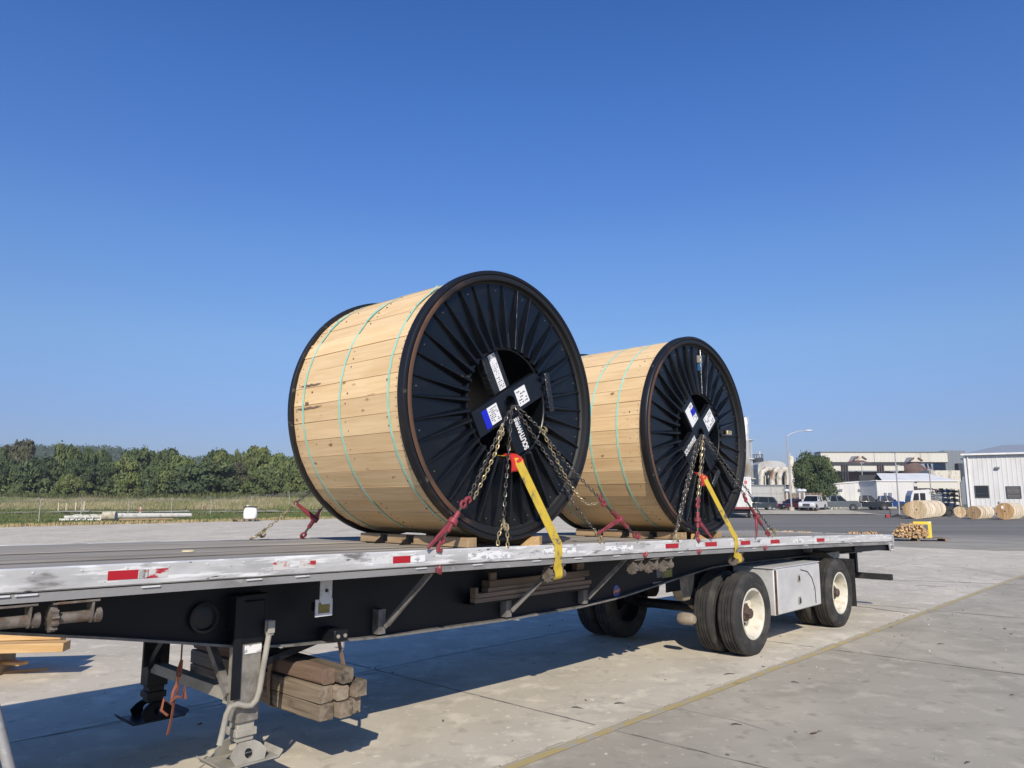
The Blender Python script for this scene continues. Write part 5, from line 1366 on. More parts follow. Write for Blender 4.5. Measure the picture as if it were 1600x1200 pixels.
def tree(x, y, h, w, kind, label, var, group, thin=False, base=.14, zoff=0, name='broadleaf_tree'):
    z = zg(x, y)+zoff; t = empty(name, (x,y,z), random.uniform(0,6), label, 'tree', group)
    src = (CRT if thin else CR)[var % (2 if thin else 6)]; key = (src.name, kind)
    if key not in CRM:
        m_ = src.copy(); m_.materials.append(M['lf'][kind]); CRM[key] = m_
    c = link('crown', CRM[key], t); c.scale = (w/2, w/2, h*(1-base)); c.location = (0,0,h*base)
    tr = MB().tube([(0,0,-.3),(.05,0,h*.2),(-.05,.05,h*.45),(0,0,h*.72)], [w*.035,w*.028,w*.02,w*.008], 7)
    for k in range(4):
        a = 1.6*k+var; tr.tube([(0,0,h*(.25+.07*k)),(w*.16*cos(a),w*.16*sin(a),h*(.42+.07*k)),(w*.30*cos(a),w*.30*sin(a),h*(.55+.07*k))], [w*.015,w*.01,w*.004], 5)
    obj('trunk', tr, M['bark'], t); return t
TG = 'trees along the far side of the field'
TL = [ # px x, top y, width px, distance, kind, thin, label
 (-6,700,46,168,0,0,'dark tree cut by the left edge of the view'),
 (12,693,30,176,3,0,'small brownish tree crown at the far left, behind the dark front trees'),
 (39,686,46,166,3,0,'tallest brown tinged tree at the far left, its crown above all others'),
 (14,712,56,152,0,0,'dark round front tree at the far left below the brown crowns'),
 (58,713,60,150,0,0,'broad dark front tree just right of the brown tinged one'),
 (110,693,40,164,1,0,'bright topped tree with a flat crown above the dark front row'),
 (142,699,28,172,0,0,'narrow dark tree right of the flat crowned one'),
 (161,700,26,174,0,0,'second narrow dark tree beside the dip where the hill shows'),
 (118,716,40,152,0,0,'dark front tree below the flat crowned one'),
 (140,722,48,149,0,0,'low dark front tree right of the yellow green bush'),
 (176,720,48,151,0,0,'dark front tree below the hill dip at left'),
 (213,699,38,165,0,0,'dark domed tree standing above the middle of the wood'),
 (205,714,56,152,1,0,'mid green front tree below the dark domed tree'),
 (237,702,30,168,0,0,'dark tree joined to the right of the dark domed one'),
 (260,700,42,163,0,0,'wide dark tree left of the second hill dip'),
 (240,722,46,149,0,0,'low dark front tree in the middle of the wood'),
 (286,710,42,155,2,0,'pale green tree in front of the second hill dip'),
 (332,702,36,166,0,0,'dark tree right of the second hill dip'),
 (349,703,40,160,1,0,'mid green tree beside the thin see through one'),
 (372,702,22,170,1,1,'thin see through tree between two fuller crowns'),
 (400,697,50,162,1,0,'tallest full tree near the cable reel'),
 (430,708,44,158,2,0,'pale tree next to the cable reel'),
 (455,714,46,155,2,0,'pale tree partly hidden by the cable reel'),
 (322,722,86,148,0,0,'broad low dark tree in the front of the wood at right'),
 (376,722,50,151,3,0,'brownish green front tree under the tallest full one'),
 (420,728,56,148,1,0,'mid green front tree near the cable reel'),
 (275,735,50,148,1,0,'low mid green front tree left of the broad dark one'),
 (100,740,30,146,4,0,'yellow green bush low in front of the dark trees'),
 (122,745,36,145,4,0,'second yellow green bush beside the first in front of the trees'),
 (480,718,60,156,1,0,'tree behind the drum of the nearer reel'),
]
for i, (x, y, w, Y, kd, th_, lb) in enumerate(TL):
    p = at(x, y, Y); wid = w*Y/F_*1.30; z = zg(p.x, Y)
    tree(p.x, Y, p.z-z, wid, kd, lb, i, TG, bool(th_), .05 if y > 705 else .16)
und = MB(); r = random.Random(9)
v=[];f=[]
for i in range(15000):
    y = r.uniform(146,160); x = r.uniform(-.80*y,-.02*y); c = .5+.5*sin(x*.31)*sin(x*.13+2); h = abs(r.gauss(0,1.5))*(.5+c); z = zg(x,y)+min(h,5.2)
    p = Vector((x,y,z)); nn = Vector((r.uniform(-1,1),r.uniform(-1,.2),r.uniform(-.2,1))).normalized(); a = nn.cross(Vector((r.uniform(-1,1),r.uniform(-1,1),r.uniform(-1,1)))).normalized(); b_ = nn.cross(a); s = r.uniform(.18,.42)
    b = len(v); v += [tuple(p-a*s),tuple(p-b_*s*.7),tuple(p+a*s),tuple(p+b_*s*.7)]; f.append((b,b+1,b+2,b+3))
me = bpy.data.meshes.new('undergrowth'); me.from_pydata(v,[],f); me.materials.append(M['lf'][1]); tag(link('undergrowth', me), kind='stuff')
# hills with woods
hm = MB(); nx_, ny_ = 90, 16
M['hill'] = pmat('wooded_hill', (.030,.052,.026), .95, 0, [((.045,.070,.03), .03, .45, .6, one), ((.02,.036,.02), .08, .5, .65, one)], [(.09, 1.0, one, 6.0)], coord='World')
def hz(x, y):
    t = ss(560, 760, y)
    return 2+t*(43+6*sin(x*.011+.5)+3*sin(x*.027+1)+1.5*sin(x*.06))*ss(220, -120, x)*1.0
for j in range(ny_+1):
    for i in range(nx_+1):
        x = -1100+1500*i/nx_; y = 540+28*j; hm.v.append((x, y, hz(x,y)))
for j in range(ny_):
    for i in range(nx_): b = j*(nx_+1)+i; hm.f.append((b,b+1,b+nx_+2,b+nx_+1))
tag(obj('wooded_hills', hm, M['hill']), kind='structure')
v=[];f=[]; r = random.Random(12)
for i in range(36000):
    y = r.uniform(600,780); x = r.uniform(-.75*y,.12*y); p = Vector((x,y,hz(x,y)+r.uniform(0,5)*r.random()))
    nn = Vector((r.uniform(-1,1),r.uniform(-1,.1),r.uniform(0,1))).normalized(); a = nn.cross(Vector((r.uniform(-1,1),r.uniform(-1,1),r.uniform(-1,1)))).normalized(); b_ = nn.cross(a); s = r.uniform(.5,1.2)
    b = len(v); v += [tuple(p-a*s),tuple(p-b_*s),tuple(p+a*s),tuple(p+b_*s)]; f.append((b,b+1,b+2,b+3))
me = bpy.data.meshes.new('hill_wood'); me.from_pydata(v,[],f); me.materials.append(M['lf'][0]); tag(link('hill_wood', me), kind='stuff')

# ------------------------------------------------------------------ right background
M['wpanel'] = pmat('white_ribbed_panel', (.66,.65,.63), .6, 0, [((.57,.562,.548), .8, .5, .72, (1,1,.3))])
M['wroof'] = pmat('white_metal_roof', (.78,.765,.73), .6, 0, [((.60,.60,.62), .6, .5, .7, one)])
M['groof'] = pmat('grey_metal_roof', (.30,.33,.37), .5, .1)
M['cream'] = pmat('cream_cladding', (.62,.60,.53), .6, 0, [((.50,.46,.38), .15, .55, .7, (1,1,.4))])
M['rustbig'] = pmat('rusty_plant', (.135,.085,.070), .9, 0, [((.20,.105,.075), .25, .45, .65, one), ((.075,.055,.05), .5, .55, .7, (1,1,.3))])
M['darkplant'] = pmat('dark_plant_steel', (.06,.062,.068), .8, spec=.2)
M['greyplant'] = pmat('grey_cladding', (.19,.21,.23), .6)
M['stained'] = pmat('stained_white_duct', (.62,.58,.50), .6, 0, [((.22,.12,.07), .5, .50, .66, (1,1,.35)), ((.35,.27,.18), .9, .55, .68, one)])
M['silver'] = pmat('silver_stack', (.66,.65,.63), .4, .4, [((.36,.29,.2), .25, .50, .62, (1,1,.5)), ((.24,.15,.09), .35, .60, .7, (1,1,.5))])
M['plinth'] = pmat('grey_plinth', (.26,.255,.24), .85)
M['glass'] = pmat('dark_window_glass', (.012,.016,.022), .08, 0, spec=.6)
M['wframe'] = pmat('dark_window_frame', (.045,.05,.055), .5)
M['pole'] = pmat('grey_lamp_pole', (.42,.41,.40), .5, .3)
M['brick'] = pmat('timber_fence', (.17,.12,.08), .85, 0, [((.27,.21,.14), 1.0, .5, .65, one)])
M['kerb'] = pmat('pale_kerb', (.47,.43,.35), .9, 0, [((.36,.31,.2), .6, .5, .65, one)], coord='World')

# kerbed dry island along the parking row
def strip(name, y0, y1, x0, x1, dz, mat):
    return tag(sheet(name, lin(x0, x1, 40), lin(y0, y1, 10), dz, mat), kind='structure')
strip('dry_island', 98, 110, 20, 47, .10, M['kerb']); strip('grass_strip', 116, 124, 54, 78, .05, M['gmow'])
strip('gravel_lot', 108, 150, 14, 95, .0, pmat('gravel_lot', (.30,.27,.22), .95, 0, [((.22,.2,.16), .3, .45, .6, one)], coord='World'))

def ppl(px_, py_, P0, d):     # pixel onto a vertical plane through P0 along d
    r_ = ray(px_, py_); n_ = Vector((-d.y, d.x, 0)); t = (P0-Vector((0,0,CAM_H))).dot(n_)/r_.dot(n_)
    q = Vector((0,0,CAM_H))+r_*t; return (q-P0).dot(d), q.z

def ribwall(mb, L, z0, z1, pitch=.42, y=0.0, depth=.035):
    x = 0
    pts = []
    while x < L-.01:
        w = min(pitch, L-x); pts += [(x, y), (x+w*.70, y), (x+w*.76, y-depth), (x+w*.94, y-depth)]; x += pitch
    pts.append((L, y)); b = len(mb.v); n = len(pts)
    for z in (z0, z1): mb.v += [(a, c, z) for a, c in pts]
    for i in range(n-1): mb.f.append((b+i, b+i+1, b+n+i+1, b+n+i))
    return mb
def building(name, P0, yaw, L, D, ze, label, mat, roofmat, rise, plinth=0, cat='building', pitch=.42, HIP=-.3):
    """front wall starts at P0 and runs along yaw; depth goes away"""
    t = empty(name, tuple(P0), yaw, label, cat)
    zp = plinth
    w = ribwall(MB(), L, zp, ze, pitch); w.add([(0,0,zp),(L,0,zp),(L,.1,zp),(0,.1,zp)], [(0,1,2,3)])
    obj('front_wall', w, mat, t, smooth=False)
    obj('side_wall', MB().hexa([(-.02,.03,0),(.08,.03,0),(.08,D,0),(-.02,D,0),(-.02,.03,ze-.02),(.08,.03,ze-.02),(.08,D,ze-.02),(-.02,D,ze-.02)]), mat, t)
    obj('side_wall', MB().box(L-.08, L+.02, .03, D, 0, ze-.02), mat, t)
    obj('rear_wall', MB().box(.081, L-.081, D-.1, D-.001, 0, ze-.02), mat, t)
    if plinth: obj('plinth', MB().box(.0, L, .0, .02, 0, plinth-.01), M['plinth'], t)
    if rise:
        r_ = MB().add([(-.3,-.35,ze),(L+.3,-.35,ze),(L+.3,D/2,ze+rise),(HIP,D/2,ze+rise),(L+.3,D+.35,ze),(-.3,D+.35,ze),
                      (-.3,-.35,ze+.12),(L+.3,-.35,ze+.12),(L+.3,D/2,ze+rise+.12),(HIP,D/2,ze+rise+.12),(L+.3,D+.35,ze+.12),(-.3,D+.35,ze+.12)],
                     [(0,1,2,3),(3,2,4,5),(6,9,8,7),(9,11,10,8),(0,6,7,1),(5,4,10,11),(1,7,8,2),(2,8,10,4),(0,3,9,6),(3,5,11,9)])
        obj('roof', r_, roofmat, t, smooth=False)
        if HIP < 0: obj('gable', MB().prism([(.05,ze-.01),(D-.05,ze-.01),(D/2,ze+rise-.05)], 0, .0, .06), mat, t)
    else:
        obj('roof', MB().box(-.15, L+.15, -.15, D+.15, ze, ze+.15), roofmat, t)
    return t
# white metal building at the right edge
P0 = at(1514, 800, 95); P0.z = 0
YAW = radians(-30); dW = Vector((cos(YAW), sin(YAW), 0))
ze = ppl(1512, 711, P0, dW)[1]
WB = building('metal_building', P0, YAW, 26, 12, ze, 'white ribbed metal building with a grey roof at the right edge, two dark windows', M['wpanel'], M['groof'], 1.35, 1.0, pitch=.50, HIP=4.4)
for (x0, x1, y0, y1) in ((1525.5,1543,760,776.5),(1574.5,1593,761,777.5)):
    a, za = ppl(x0, y1, P0, dW); b, zb = ppl(x1, y0, P0, dW)
    w = MB(); e = .11
    w.box(a-e,b+e,-.09,-.02,za-e,za); w.box(a-e,b+e,-.09,-.02,zb,zb+e); w.box(a-e,a,-.09,-.02,za,zb); w.box(b,b+e,-.09,-.02,za,zb)
    w.box(a,b,-.075,-.045,za+(zb-za)*.30,za+(zb-za)*.30+.05)
    o = obj('window', w, M['wframe'], WB); obj('pane', MB().box(a,b,-.06,-.04,za,zb), M['glass'], o)
    if x0 > 1560:
        bl_ = MB()
        for k in range(8): bl_.box(a,b,-.066,-.062,za+(zb-za)*(k+.1)/8,za+(zb-za)*(k+.75)/8)
        tag(obj('blind', bl_, M['greymetal'], o), kind='stuff')
a, za = ppl(1558, 731, P0, dW); obj('wall_lamp', MB().box(a-.25,a+.25,-.35,-.02,za-.12,za+.12), M['greyplant'], WB, bevel=.04)
obj('corner_trim', MB().box(-.06,.12,-.09,-.04,1.0,ze-.05), M['wroof'], WB); obj('downspout', MB().box(.30,.42,-.18,-.05,.2,ze-.05), M['wroof'], WB)
obj('gutter', MB().box(-.35,26.3,-.50,-.36,ze-.05,ze+.16), M['wroof'], WB)
a, za = ppl(1561, 785, P0, dW); obj('wall_tap', MB().box(a-.06,a+.06,-.16,-.02,za-.1,za+.1), M['greyplant'], WB)

# low white buildings
c0 = at(1372, 795, 120); l0 = at(1294, 795, 122)
c0.z = zg(c0.x,c0.y); dl = (Vector((c0.x,c0.y,0))-Vector((l0.x,l0.y,0))); LL = dl.length; yl = atan2(dl.y, dl.x)
P1 = Vector((l0.x,l0.y,zg(c0.x,c0.y))); zc = at(1372, 751.5, 120).z-c0.z; zl = at(1294, 757.5, 122).z-c0.z
LW = building('low_building', P1, yl, LL, 9, zc, 'low white ribbed building behind the row of parked pickups', M['wpanel'], M['wroof'], 0, .3, pitch=.7)
for ch in LW.children:      # the eave climbs to the right
    if ch.type == 'MESH':
        for v_ in ch.data.vertices:
            if v_.co.z > 2: v_.co.z += (zl-zc)*(1-max(0,min(1,v_.co.x/LL)))
for (x0, x1, y0, y1, m_, nm) in ((1309,1316,764,767,'greyplant','wall_vent'),(1341,1348,764,767,'greyplant','wall_vent'),(1357,1362,757,761,'darkplant','flood_lamp')):
    a, za = ppl(x0, y1, P1, dl.normalized()); b, zb = ppl(x1, y0, P1, dl.normalized()); obj(nm, MB().box(min(a,b),max(a,b),-.25,-.04,za-P1.z,zb-P1.z), M[m_], LW)
P2 = Vector((at(1372.6,795,116.5).x,116.5,c0.z)); e2_ = at(1434, 795, 117); d2 = Vector((e2_.x-P2.x, 117.6-P2.y, 0)); 
LW2 = building('low_building', P2, atan2(d2.y,d2.x), d2.length, 8, at(1400,752.2,117).z-c0.z, 'white ribbed end wall of the low building behind the blue pickup and light pole', M['wpanel'], M['wroof'], 0, .3, pitch=.7)
d2n = d2.normalized()
for (x0, x1, y0, y1, m_, nm) in ((1381,1384,770,776,'greyplant','meter_box'),(1388,1392,770,777,'greyplant','meter_box'),(1428,1432,760,766,'darkplant','dark_sign'),(1429,1431.5,752.5,755,'darkplant','flood_lamp')):
    a, za = ppl(x0, y1, P2, d2n); b, zb = ppl(x1, y0, P2, d2n); obj(nm, MB().box(min(a,b),max(a,b),-.2,-.04,za-P2.z,zb-P2.z), M[m_], LW2)
# open storage shed with white roof and its rack
sx0 = at(1384, 790, 122).x; sx1 = at(1501, 790, 122).x
SH = empty('storage_shed', (sx0,122,zg(sx0,122)), 0, 'shed with a long white roof behind the low building, open at the front', 'shed')
zE = at(1440, 751, 122).z-zg(sx0,122); zR = at(1440, 739.5, 131).z-zg(sx0,122); LS = sx1-sx0
obj('roof', MB().hexa([(-.2,0,zE-.12),(LS,0,zE-.12),(LS,9,zR-.12),(3.2,9,zR-.12),(-.2,0,zE),(LS,0,zE),(LS,9,zR),(3.2,9,zR)]), M['wroof'], SH)
obj('fascia', MB().box(4.9, LS, .2, .3, zE-1.2, zE-.13), M['cream'], SH); obj('rear_wall', MB().box(0,LS,8.6,8.7,0,zR-.3), M['darkplant'], SH)
obj('side_wall', MB().box(-.1,0,.3,8.5,0,zE-.2), M['wpanel'], SH)
for k in range(4): obj('shed_post', MB().box(5.5+2.3*k,5.65+2.3*k,.31,.46,0,zE-.13), M['greyplant'], SH)
RK = empty('storage_rack', (at(1437,790,108).x,108,.40), 0, 'tall dark storage rack loaded with pale coils under the white shed roof', 'rack')
RW_ = at(1500,790,108).x-at(1437,790,108).x
for k in range(8): obj('rack_post', MB().box(RW_*k/7-.05,RW_*k/7+.05,-.1,.0,0,3.0), M['rustbig'], RK); obj('rack_post', MB().box(RW_*k/7-.05,RW_*k/7+.05,1.0,1.1,0,3.0), M['rustbig'], RK)
for z in (.55,1.25,1.95,2.55): obj('rack_beam', MB().box(0,RW_,-.12,-.101,z,z+.14), M['darkplant'], RK)
rr_ = random.Random(5)
cw = MB(); cd_ = MB()
for z in (.70,1.40,2.10,2.70):
    for k in range(14):
        x = RW_*(k+.5)/14; h = rr_.uniform(.15,.45); (cw if rr_.random() < .45 else cd_).box(x-.16,x+.16,.1,.8,z,z+h)
tag(obj('stored_coil', cw, M['wpanel'], RK), kind='stuff'); tag(obj('stored_bundle', cd_, M['rustbig'], RK), kind='stuff')
for k, (x, y0, y1) in enumerate(((1455,769,786),(1466,771,788),(1476,770,788))):
    a = at(x,y1,100); b = at(x,y0,100); o = MB()
    for j in range(5): o.box(-.42,.42,0,1.0,(b.z-a.z)*j/5+.02,(b.z-a.z)*(j+.8)/5)
    tag(place(obj('crate', o, M['greyplant'], None), (a.x,100,max(a.z,zg(a.x,100)))), ('grey slatted crate stack, left one behind the white truck cab','grey slatted crate stack, middle one beside the rack','grey slatted crate stack, right one beside the rack')[k], 'crate', 'grey crate stacks by the rack')

# plant far behind
def fbox(name, x0, x1, y0, y1, Y, depth, mat, label, cat, base=None):
    a = at(x0, y1, Y); b = at(x1, y0, Y); z0 = a.z if base is None else base
    t = empty(name, (a.x, Y, z0), 0, label, cat)
    obj('cladding', ribwall(MB(), b.x-a.x, 0, b.z-z0, 1.4, 0, .06), mat, t, smooth=False)
    obj('shell', MB().box(.0, b.x-a.x, .02, depth, 0, b.z-z0-.01), mat, t)
    return t, a, b
t, a, b = fbox('conveyor_gallery', 1283, 1480, 707, 722, 262, 5, M['cream'], 'long cream conveyor gallery raised high above the rusty plant', 'gallery')
obj('roof_edge', MB().box(-.2, b.x-a.x+.2, -.3, 5.2, b.z-a.z, b.z-a.z+.35), M['greyplant'], t); obj('floor_beam', MB().box(0, b.x-a.x, .3, 5, -.3, -.02), M['darkplant'], t)
for x_ in (1296,1300,1317,1345,1386,1390,1452,1458):
    q = at(x_, 722, 262); obj('gallery_leg', MB().bar((q.x-a.x,2.5,-.5),(q.x-a.x+(-2 if x_ % 2 else 2.5),2.5,-9.5), .55, .55), M['rustbig'], t)
for x_ in (1366, 1438): q = at(x_,715,262); obj('cladding_joint', MB().box(q.x-a.x-.06,q.x-a.x+.06,-.09,-.06,0,b.z-a.z), M['greyplant'], t)
t2, a2, b2 = fbox('plant_tower', 1478.5, 1507, 704, 739, 266, 8, M['greyplant'], 'grey tower block at the right end of the conveyor gallery', 'tower', 0)
obj('tower_box', MB().box(3.2,5.4,-2.2,-.07,16.0-6,16.0-1.5), M['darkplant'], t2); obj('tower_box', MB().box(-1.2,1.2,-2.0,-.07,8.0,10.6), M['cream'], t2)
t3, a3, b3 = fbox('lower_gallery', 1297, 1412, 727, 735.5, 248, 4, M['cream'], 'lower cream gallery in sections below the long conveyor gallery', 'gallery')
obj('roof_edge', MB().box(-.2,b3.x-a3.x+.2,-.3,4.2,b3.z-a3.z,b3.z-a3.z+.7), M['darkplant'], t3)
for x_ in (1319, 1375):
    q = at(x_, 731, 248); obj('section_gap', MB().box(q.x-a3.x-1.1,q.x-a3.x+1.1,-.25,-.061,-.3,b3.z-a3.z+.1), M['rustbig'], t3)
    for k in (-1,0,1): obj('pipe', MB().cyl((q.x-a3.x+.8*k,-.6,-4),(q.x-a3.x+.8*k,-.6,2), .22, n=8), M['darkplant'], t3)
t4, a4, b4 = fbox('rusty_shed', 1288, 1482, 737, 751, 255, 12, M['rustbig'], 'long rusty brown plant shed below the galleries', 'shed', 0)
obj('shed_band', MB().box(0,b4.x-a4.x,-1.2,-.08,b4.z*.55,b4.z*.60), M['darkplant'], t4)
for k in range(9): x_ = (b4.x-a4.x)*(k+.3)/9; obj('shed_strut', MB().bar((x_,-1.0,.2),(x_+2.0,-1.0,b4.z*.85), .3, .3), M['rustbig'], t4)
for i, (x_, R0, lb) in enumerate(((1339,20,'rusty machine house on the gallery, left one above the lower gallery'),(1427,19,'rusty cone hopper under the gallery, the right one'))):
    yb_ = 726 if i == 0 else 744; s = 255/F_; q = at(x_, yb_, 252); zt = at(x_, 720 if i == 0 else 722, 252).z
    hp_ = empty('hopper', (q.x,252,q.z), 0, lb, 'hopper', 'rusty hoppers under the gallery')
    obj('cone', MB().lathe_z((0,0,0), [(R0*s*1.0,0),(R0*s,(zt-q.z)*.45),(R0*s*.45,zt-q.z),(0,zt-q.z)], 16), M['rustbig'], hp_)
    zz = zt-q.z
    obj('head_house', MB().prism([(-9*s,zz),(9*s,zz),(6*s,zz+7*s),(-5*s,zz+7*s)], 1, -2.4, 1.5), M['stained'], hp_)
    obj('head_beam', MB().bar((-10*s,-2.6,zz+.3),(-3*s,-2.6,zz+6*s), .4, .4), M['rustbig'], hp_); obj('head_beam', MB().bar((10*s,-2.6,zz+.3),(3*s,-2.6,zz+6*s), .4, .4), M['rustbig'], hp_)
tw_, aw, bw = fbox('stained_tank_house', 1455, 1500, 735, 745, 200, 6, M['stained'], 'low stained cream tank house behind the white shed roof', 'building', 0)
# stack
sb = at(1169, 760, 225); st = at(1169, 651, 225); sw_ = 225/F_
SK = empty('chimney_stack', (sb.x,225,0), 0, 'tall silver chimney stack with a rust streaked base and side ladder', 'chimney')
obj('stack_tube', MB().lathe_z((0,0,0), [(5.6*sw_,0),(5.6*sw_,st.z*.72),(5.9*sw_,st.z*.725),(5.9*sw_,st.z*.735),(5.0*sw_,st.z*.74),(5.0*sw_,st.z-1.0),(4.0*sw_,st.z-.3),(0,st.z)], 24), M['silver'], SK)
for z in (.30,.52,.73): obj('platform', MB().lathe_z((1.1,0,st.z*z), [(.3,0),(6.6*sw_,0),(6.6*sw_,.25),(.3,.25)], 16), M['stained'], SK)
obj('ladder', MB().box(6.0*sw_,6.25*sw_,-.3,-.2,0,st.z*.74).box(8.2*sw_,8.45*sw_,-.3,-.2,0,st.z*.74), M['stained'], SK)
rg_ = MB()
for k in range(40): rg_.box(6.25*sw_,8.2*sw_,-.28,-.22,st.z*.74*k/40,st.z*.74*k/40+.14)
tag(obj('rung', rg_, M['stained'], SK), kind='stuff')
sp_ = MB()
for k in range(3): sp_.tube([(5.1*sw_*cos(a_+2*k),5.1*sw_*sin(a_+2*k),st.z*.75+.28*st.z*.2*a_) for a_ in [pi*j/8 for j in range(13)]], .07, 5)
obj('spiral_strake', sp_, M['silver'], SK)
M['greyroof2'] = pmat('weathered_grey_roof', (.46,.46,.45), .6, 0, [((.33,.31,.28), .3, .5, .7, one)])
# duct house
t5, a5, b5 = fbox('duct_house', 1187, 1229, 733, 790, 235, 10, M['stained'], 'stained white plant house with arched roof and big bent ducts', 'building', 0)
LD = b5.x-a5.x; zt5 = b5.z
obj('arched_roof', MB().prism([(0,zt5),(LD,zt5)]+[(LD*(.5+.5*cos(pi*k/10)), zt5+2.6*sin(pi*k/10)**.5) for k in range(1,10)], 1, .0, 10), M['greyroof2'], t5)
for k, f in enumerate((-.02,.36,.60,.88)):
    x = LD*f; w = 2.2
    obj('bent_duct', MB().tube([(x,-3,.2),(x,-3,zt5-2.6),(x+.25*w,-3,zt5-.9),(x+.9*w,-2.4,zt5-.1),(x+1.6*w,-1,zt5-.2)], .85, 10), M['stained'], t5)
for k in range(9): x = LD*(k+.5)/9; obj('house_post', MB().box(x-.12,x+.12,-2.0,-1.8,0,zt5-2.0), M['cream'], t5)
obj('dark_opening', MB().box(.8,LD-.5,-.5,-.07,1.0,zt5-2.2), M['darkplant'], t5)
sd0 = at(1188, 790, 252); sd1 = at(1188, 716, 252); R_ = 8*252/F_
SD = empty('dark_silo', (sd0.x,252,0), 0, 'dark round silo behind the duct house', 'silo')
obj('silo_tube', MB().lathe_z((0,0,0), [(R_,0),(R_,sd1.z),(R_*.9,sd1.z+.02),(0,sd1.z+.03)], 24), M['darkplant'], SD)
rl = MB()
for k in range(12): a_ = 2*pi*k/12; rl.cyl((R_*.97*cos(a_),R_*.97*sin(a_),sd1.z),(R_*.97*cos(a_),R_*.97*sin(a_),sd1.z+1.1), .07, n=5)
rl.lathe_z((0,0,sd1.z+1.1), [(R_*.94,0),(R_,0),(R_,.12),(R_*.94,.12)], 24); obj('handrail', rl, M['darkplant'], SD)
obj('vent', MB().cyl((.6,0,sd1.z),(.6,0,sd1.z+2.2), .3, n=8), M['cream'], SD)
ws0 = at(1235.5, 712, 210); WS = empty('white_silo', (ws0.x,210,0), 0, 'slim white silo between the duct house and the round tree', 'silo')
obj('silo_tube', MB().lathe_z((0,0,0), [(.80,0),(.80,ws0.z-.6),(.5,ws0.z-.1),(0,ws0.z)], 16), M['stained'], WS); obj('vent', MB().cyl((-.2,0,ws0.z-.1),(-.2,0,ws0.z+.8), .12, n=6), M['wpanel'], WS)
# grey metal wall and yard fence
g0 = at(1174, 790, 128); g1 = at(1234, 790, 128); GW = building('grey_shed', Vector((g0.x,128,zg(g0.x,128))), 0, g1.x-g0.x, 5, at(1200,759,128).z-zg(g0.x,128), 'low grey metal shed behind the dark parked car', M['greyplant'], M['greyplant'], 0, 0, pitch=1.1)
GWm = pmat('pale_grey_panel', (.42,.42,.41), .6, 0, [((.33,.32,.3), .5, .5, .68, (1,1,.3))])
for ch in GW.children:
    if ch.name.startswith('front_wall'): ch.data.materials.clear(); ch.data.materials.append(GWm)
a = at(1223,790,127.9); obj('rust_streak_panel', MB().box(a.x-g0.x-.9,a.x-g0.x+.9,-.12,-.06,0.1,3.0), GWm, GW)
YF_ = empty('yard_fence', (at(1176,790,122).x,122,.45), 0, 'thin steel yard fence in front of the grey shed', 'fence')
LF = at(1236,790,122).x-at(1176,790,122).x
for k in range(3): obj('fence_post', MB().cyl((LF*k/2,0,0),(LF*k/2,0,3.6), .06, n=6), M['post'], YF_)
for z in (1.2,2.4,3.5): obj('fence_rail', MB().box(0,LF,-.03,.03,z,z+.06), M['greyplant'], YF_)
WF = empty('timber_fence', (at(1226,790,119).x,119,.45), 0, 'brown timber slat fence behind the white pickup', 'fence')
LF2 = at(1286,790,119).x-at(1226,790,119).x
for k in range(30): obj('fence_slat', MB().box(LF2*k/30+.02,LF2*(k+1)/30-.03,0,.04,.1,2.5+.05*((k*7)%3)), M['brick'], WF)
for k,x_ in enumerate((1229,1249,1256)):
    q = at(x_, 765, 117); mb = MB().lathe_z((0,0,0), [(.0,0),(.12,0),(.12,1.8),(.40,1.95),(.38,2.15),(.2,2.3),(0,2.32)], 14)
    tag(place(obj('vent_cap', mb, M['wpanel']), (q.x,117,q.z-2.2)), ('white vent cap behind the lamp post','white vent cap under the round tree, left one','white vent cap under the round tree, right one')[k], 'vent', 'white vent caps by the timber fence')

# round dark tree
p = at(1272, 708, 124); z = zg(p.x,124); CR[2] = crown_mesh(402, 20000, 34, 1.05, .030)
tree(p.x, 124, p.z-z, 72*124/F_*1.1, 0, 'big round dark green tree beside the lamp post behind the pickups', 2, None, base=.13)
sb_ = at(1300, 772, 121); sh_ = tag(place(obj('white_shrub', MB().xf(Matrix.Identity(4)), None), (sb_.x,121,.45)), 'pale flowering shrub beside the round tree', 'shrub')
r = random.Random(4); v=[];f=[]
for i in range(400):
    p_ = Vector((r.gauss(0,.5), r.gauss(0,.4), abs(r.gauss(1.5,.8)))); n_ = Vector((r.uniform(-1,1),-1,r.uniform(-.5,1))).normalized(); a_ = n_.cross(Vector((0,.3,1))).normalized(); b_ = n_.cross(a_); s = r.uniform(.08,.2); b0 = len(v)
    v += [tuple(p_-a_*s),tuple(p_-b_*s),tuple(p_+a_*s),tuple(p_+b_*s)]; f.append((b0,b0+1,b0+2,b0+3))
me = bpy.data.meshes.new('white_shrub'); me.from_pydata(v,[],f); me.materials.append(pmat('pale_leaf', (.50,.52,.44), .8)); sh_.data = me

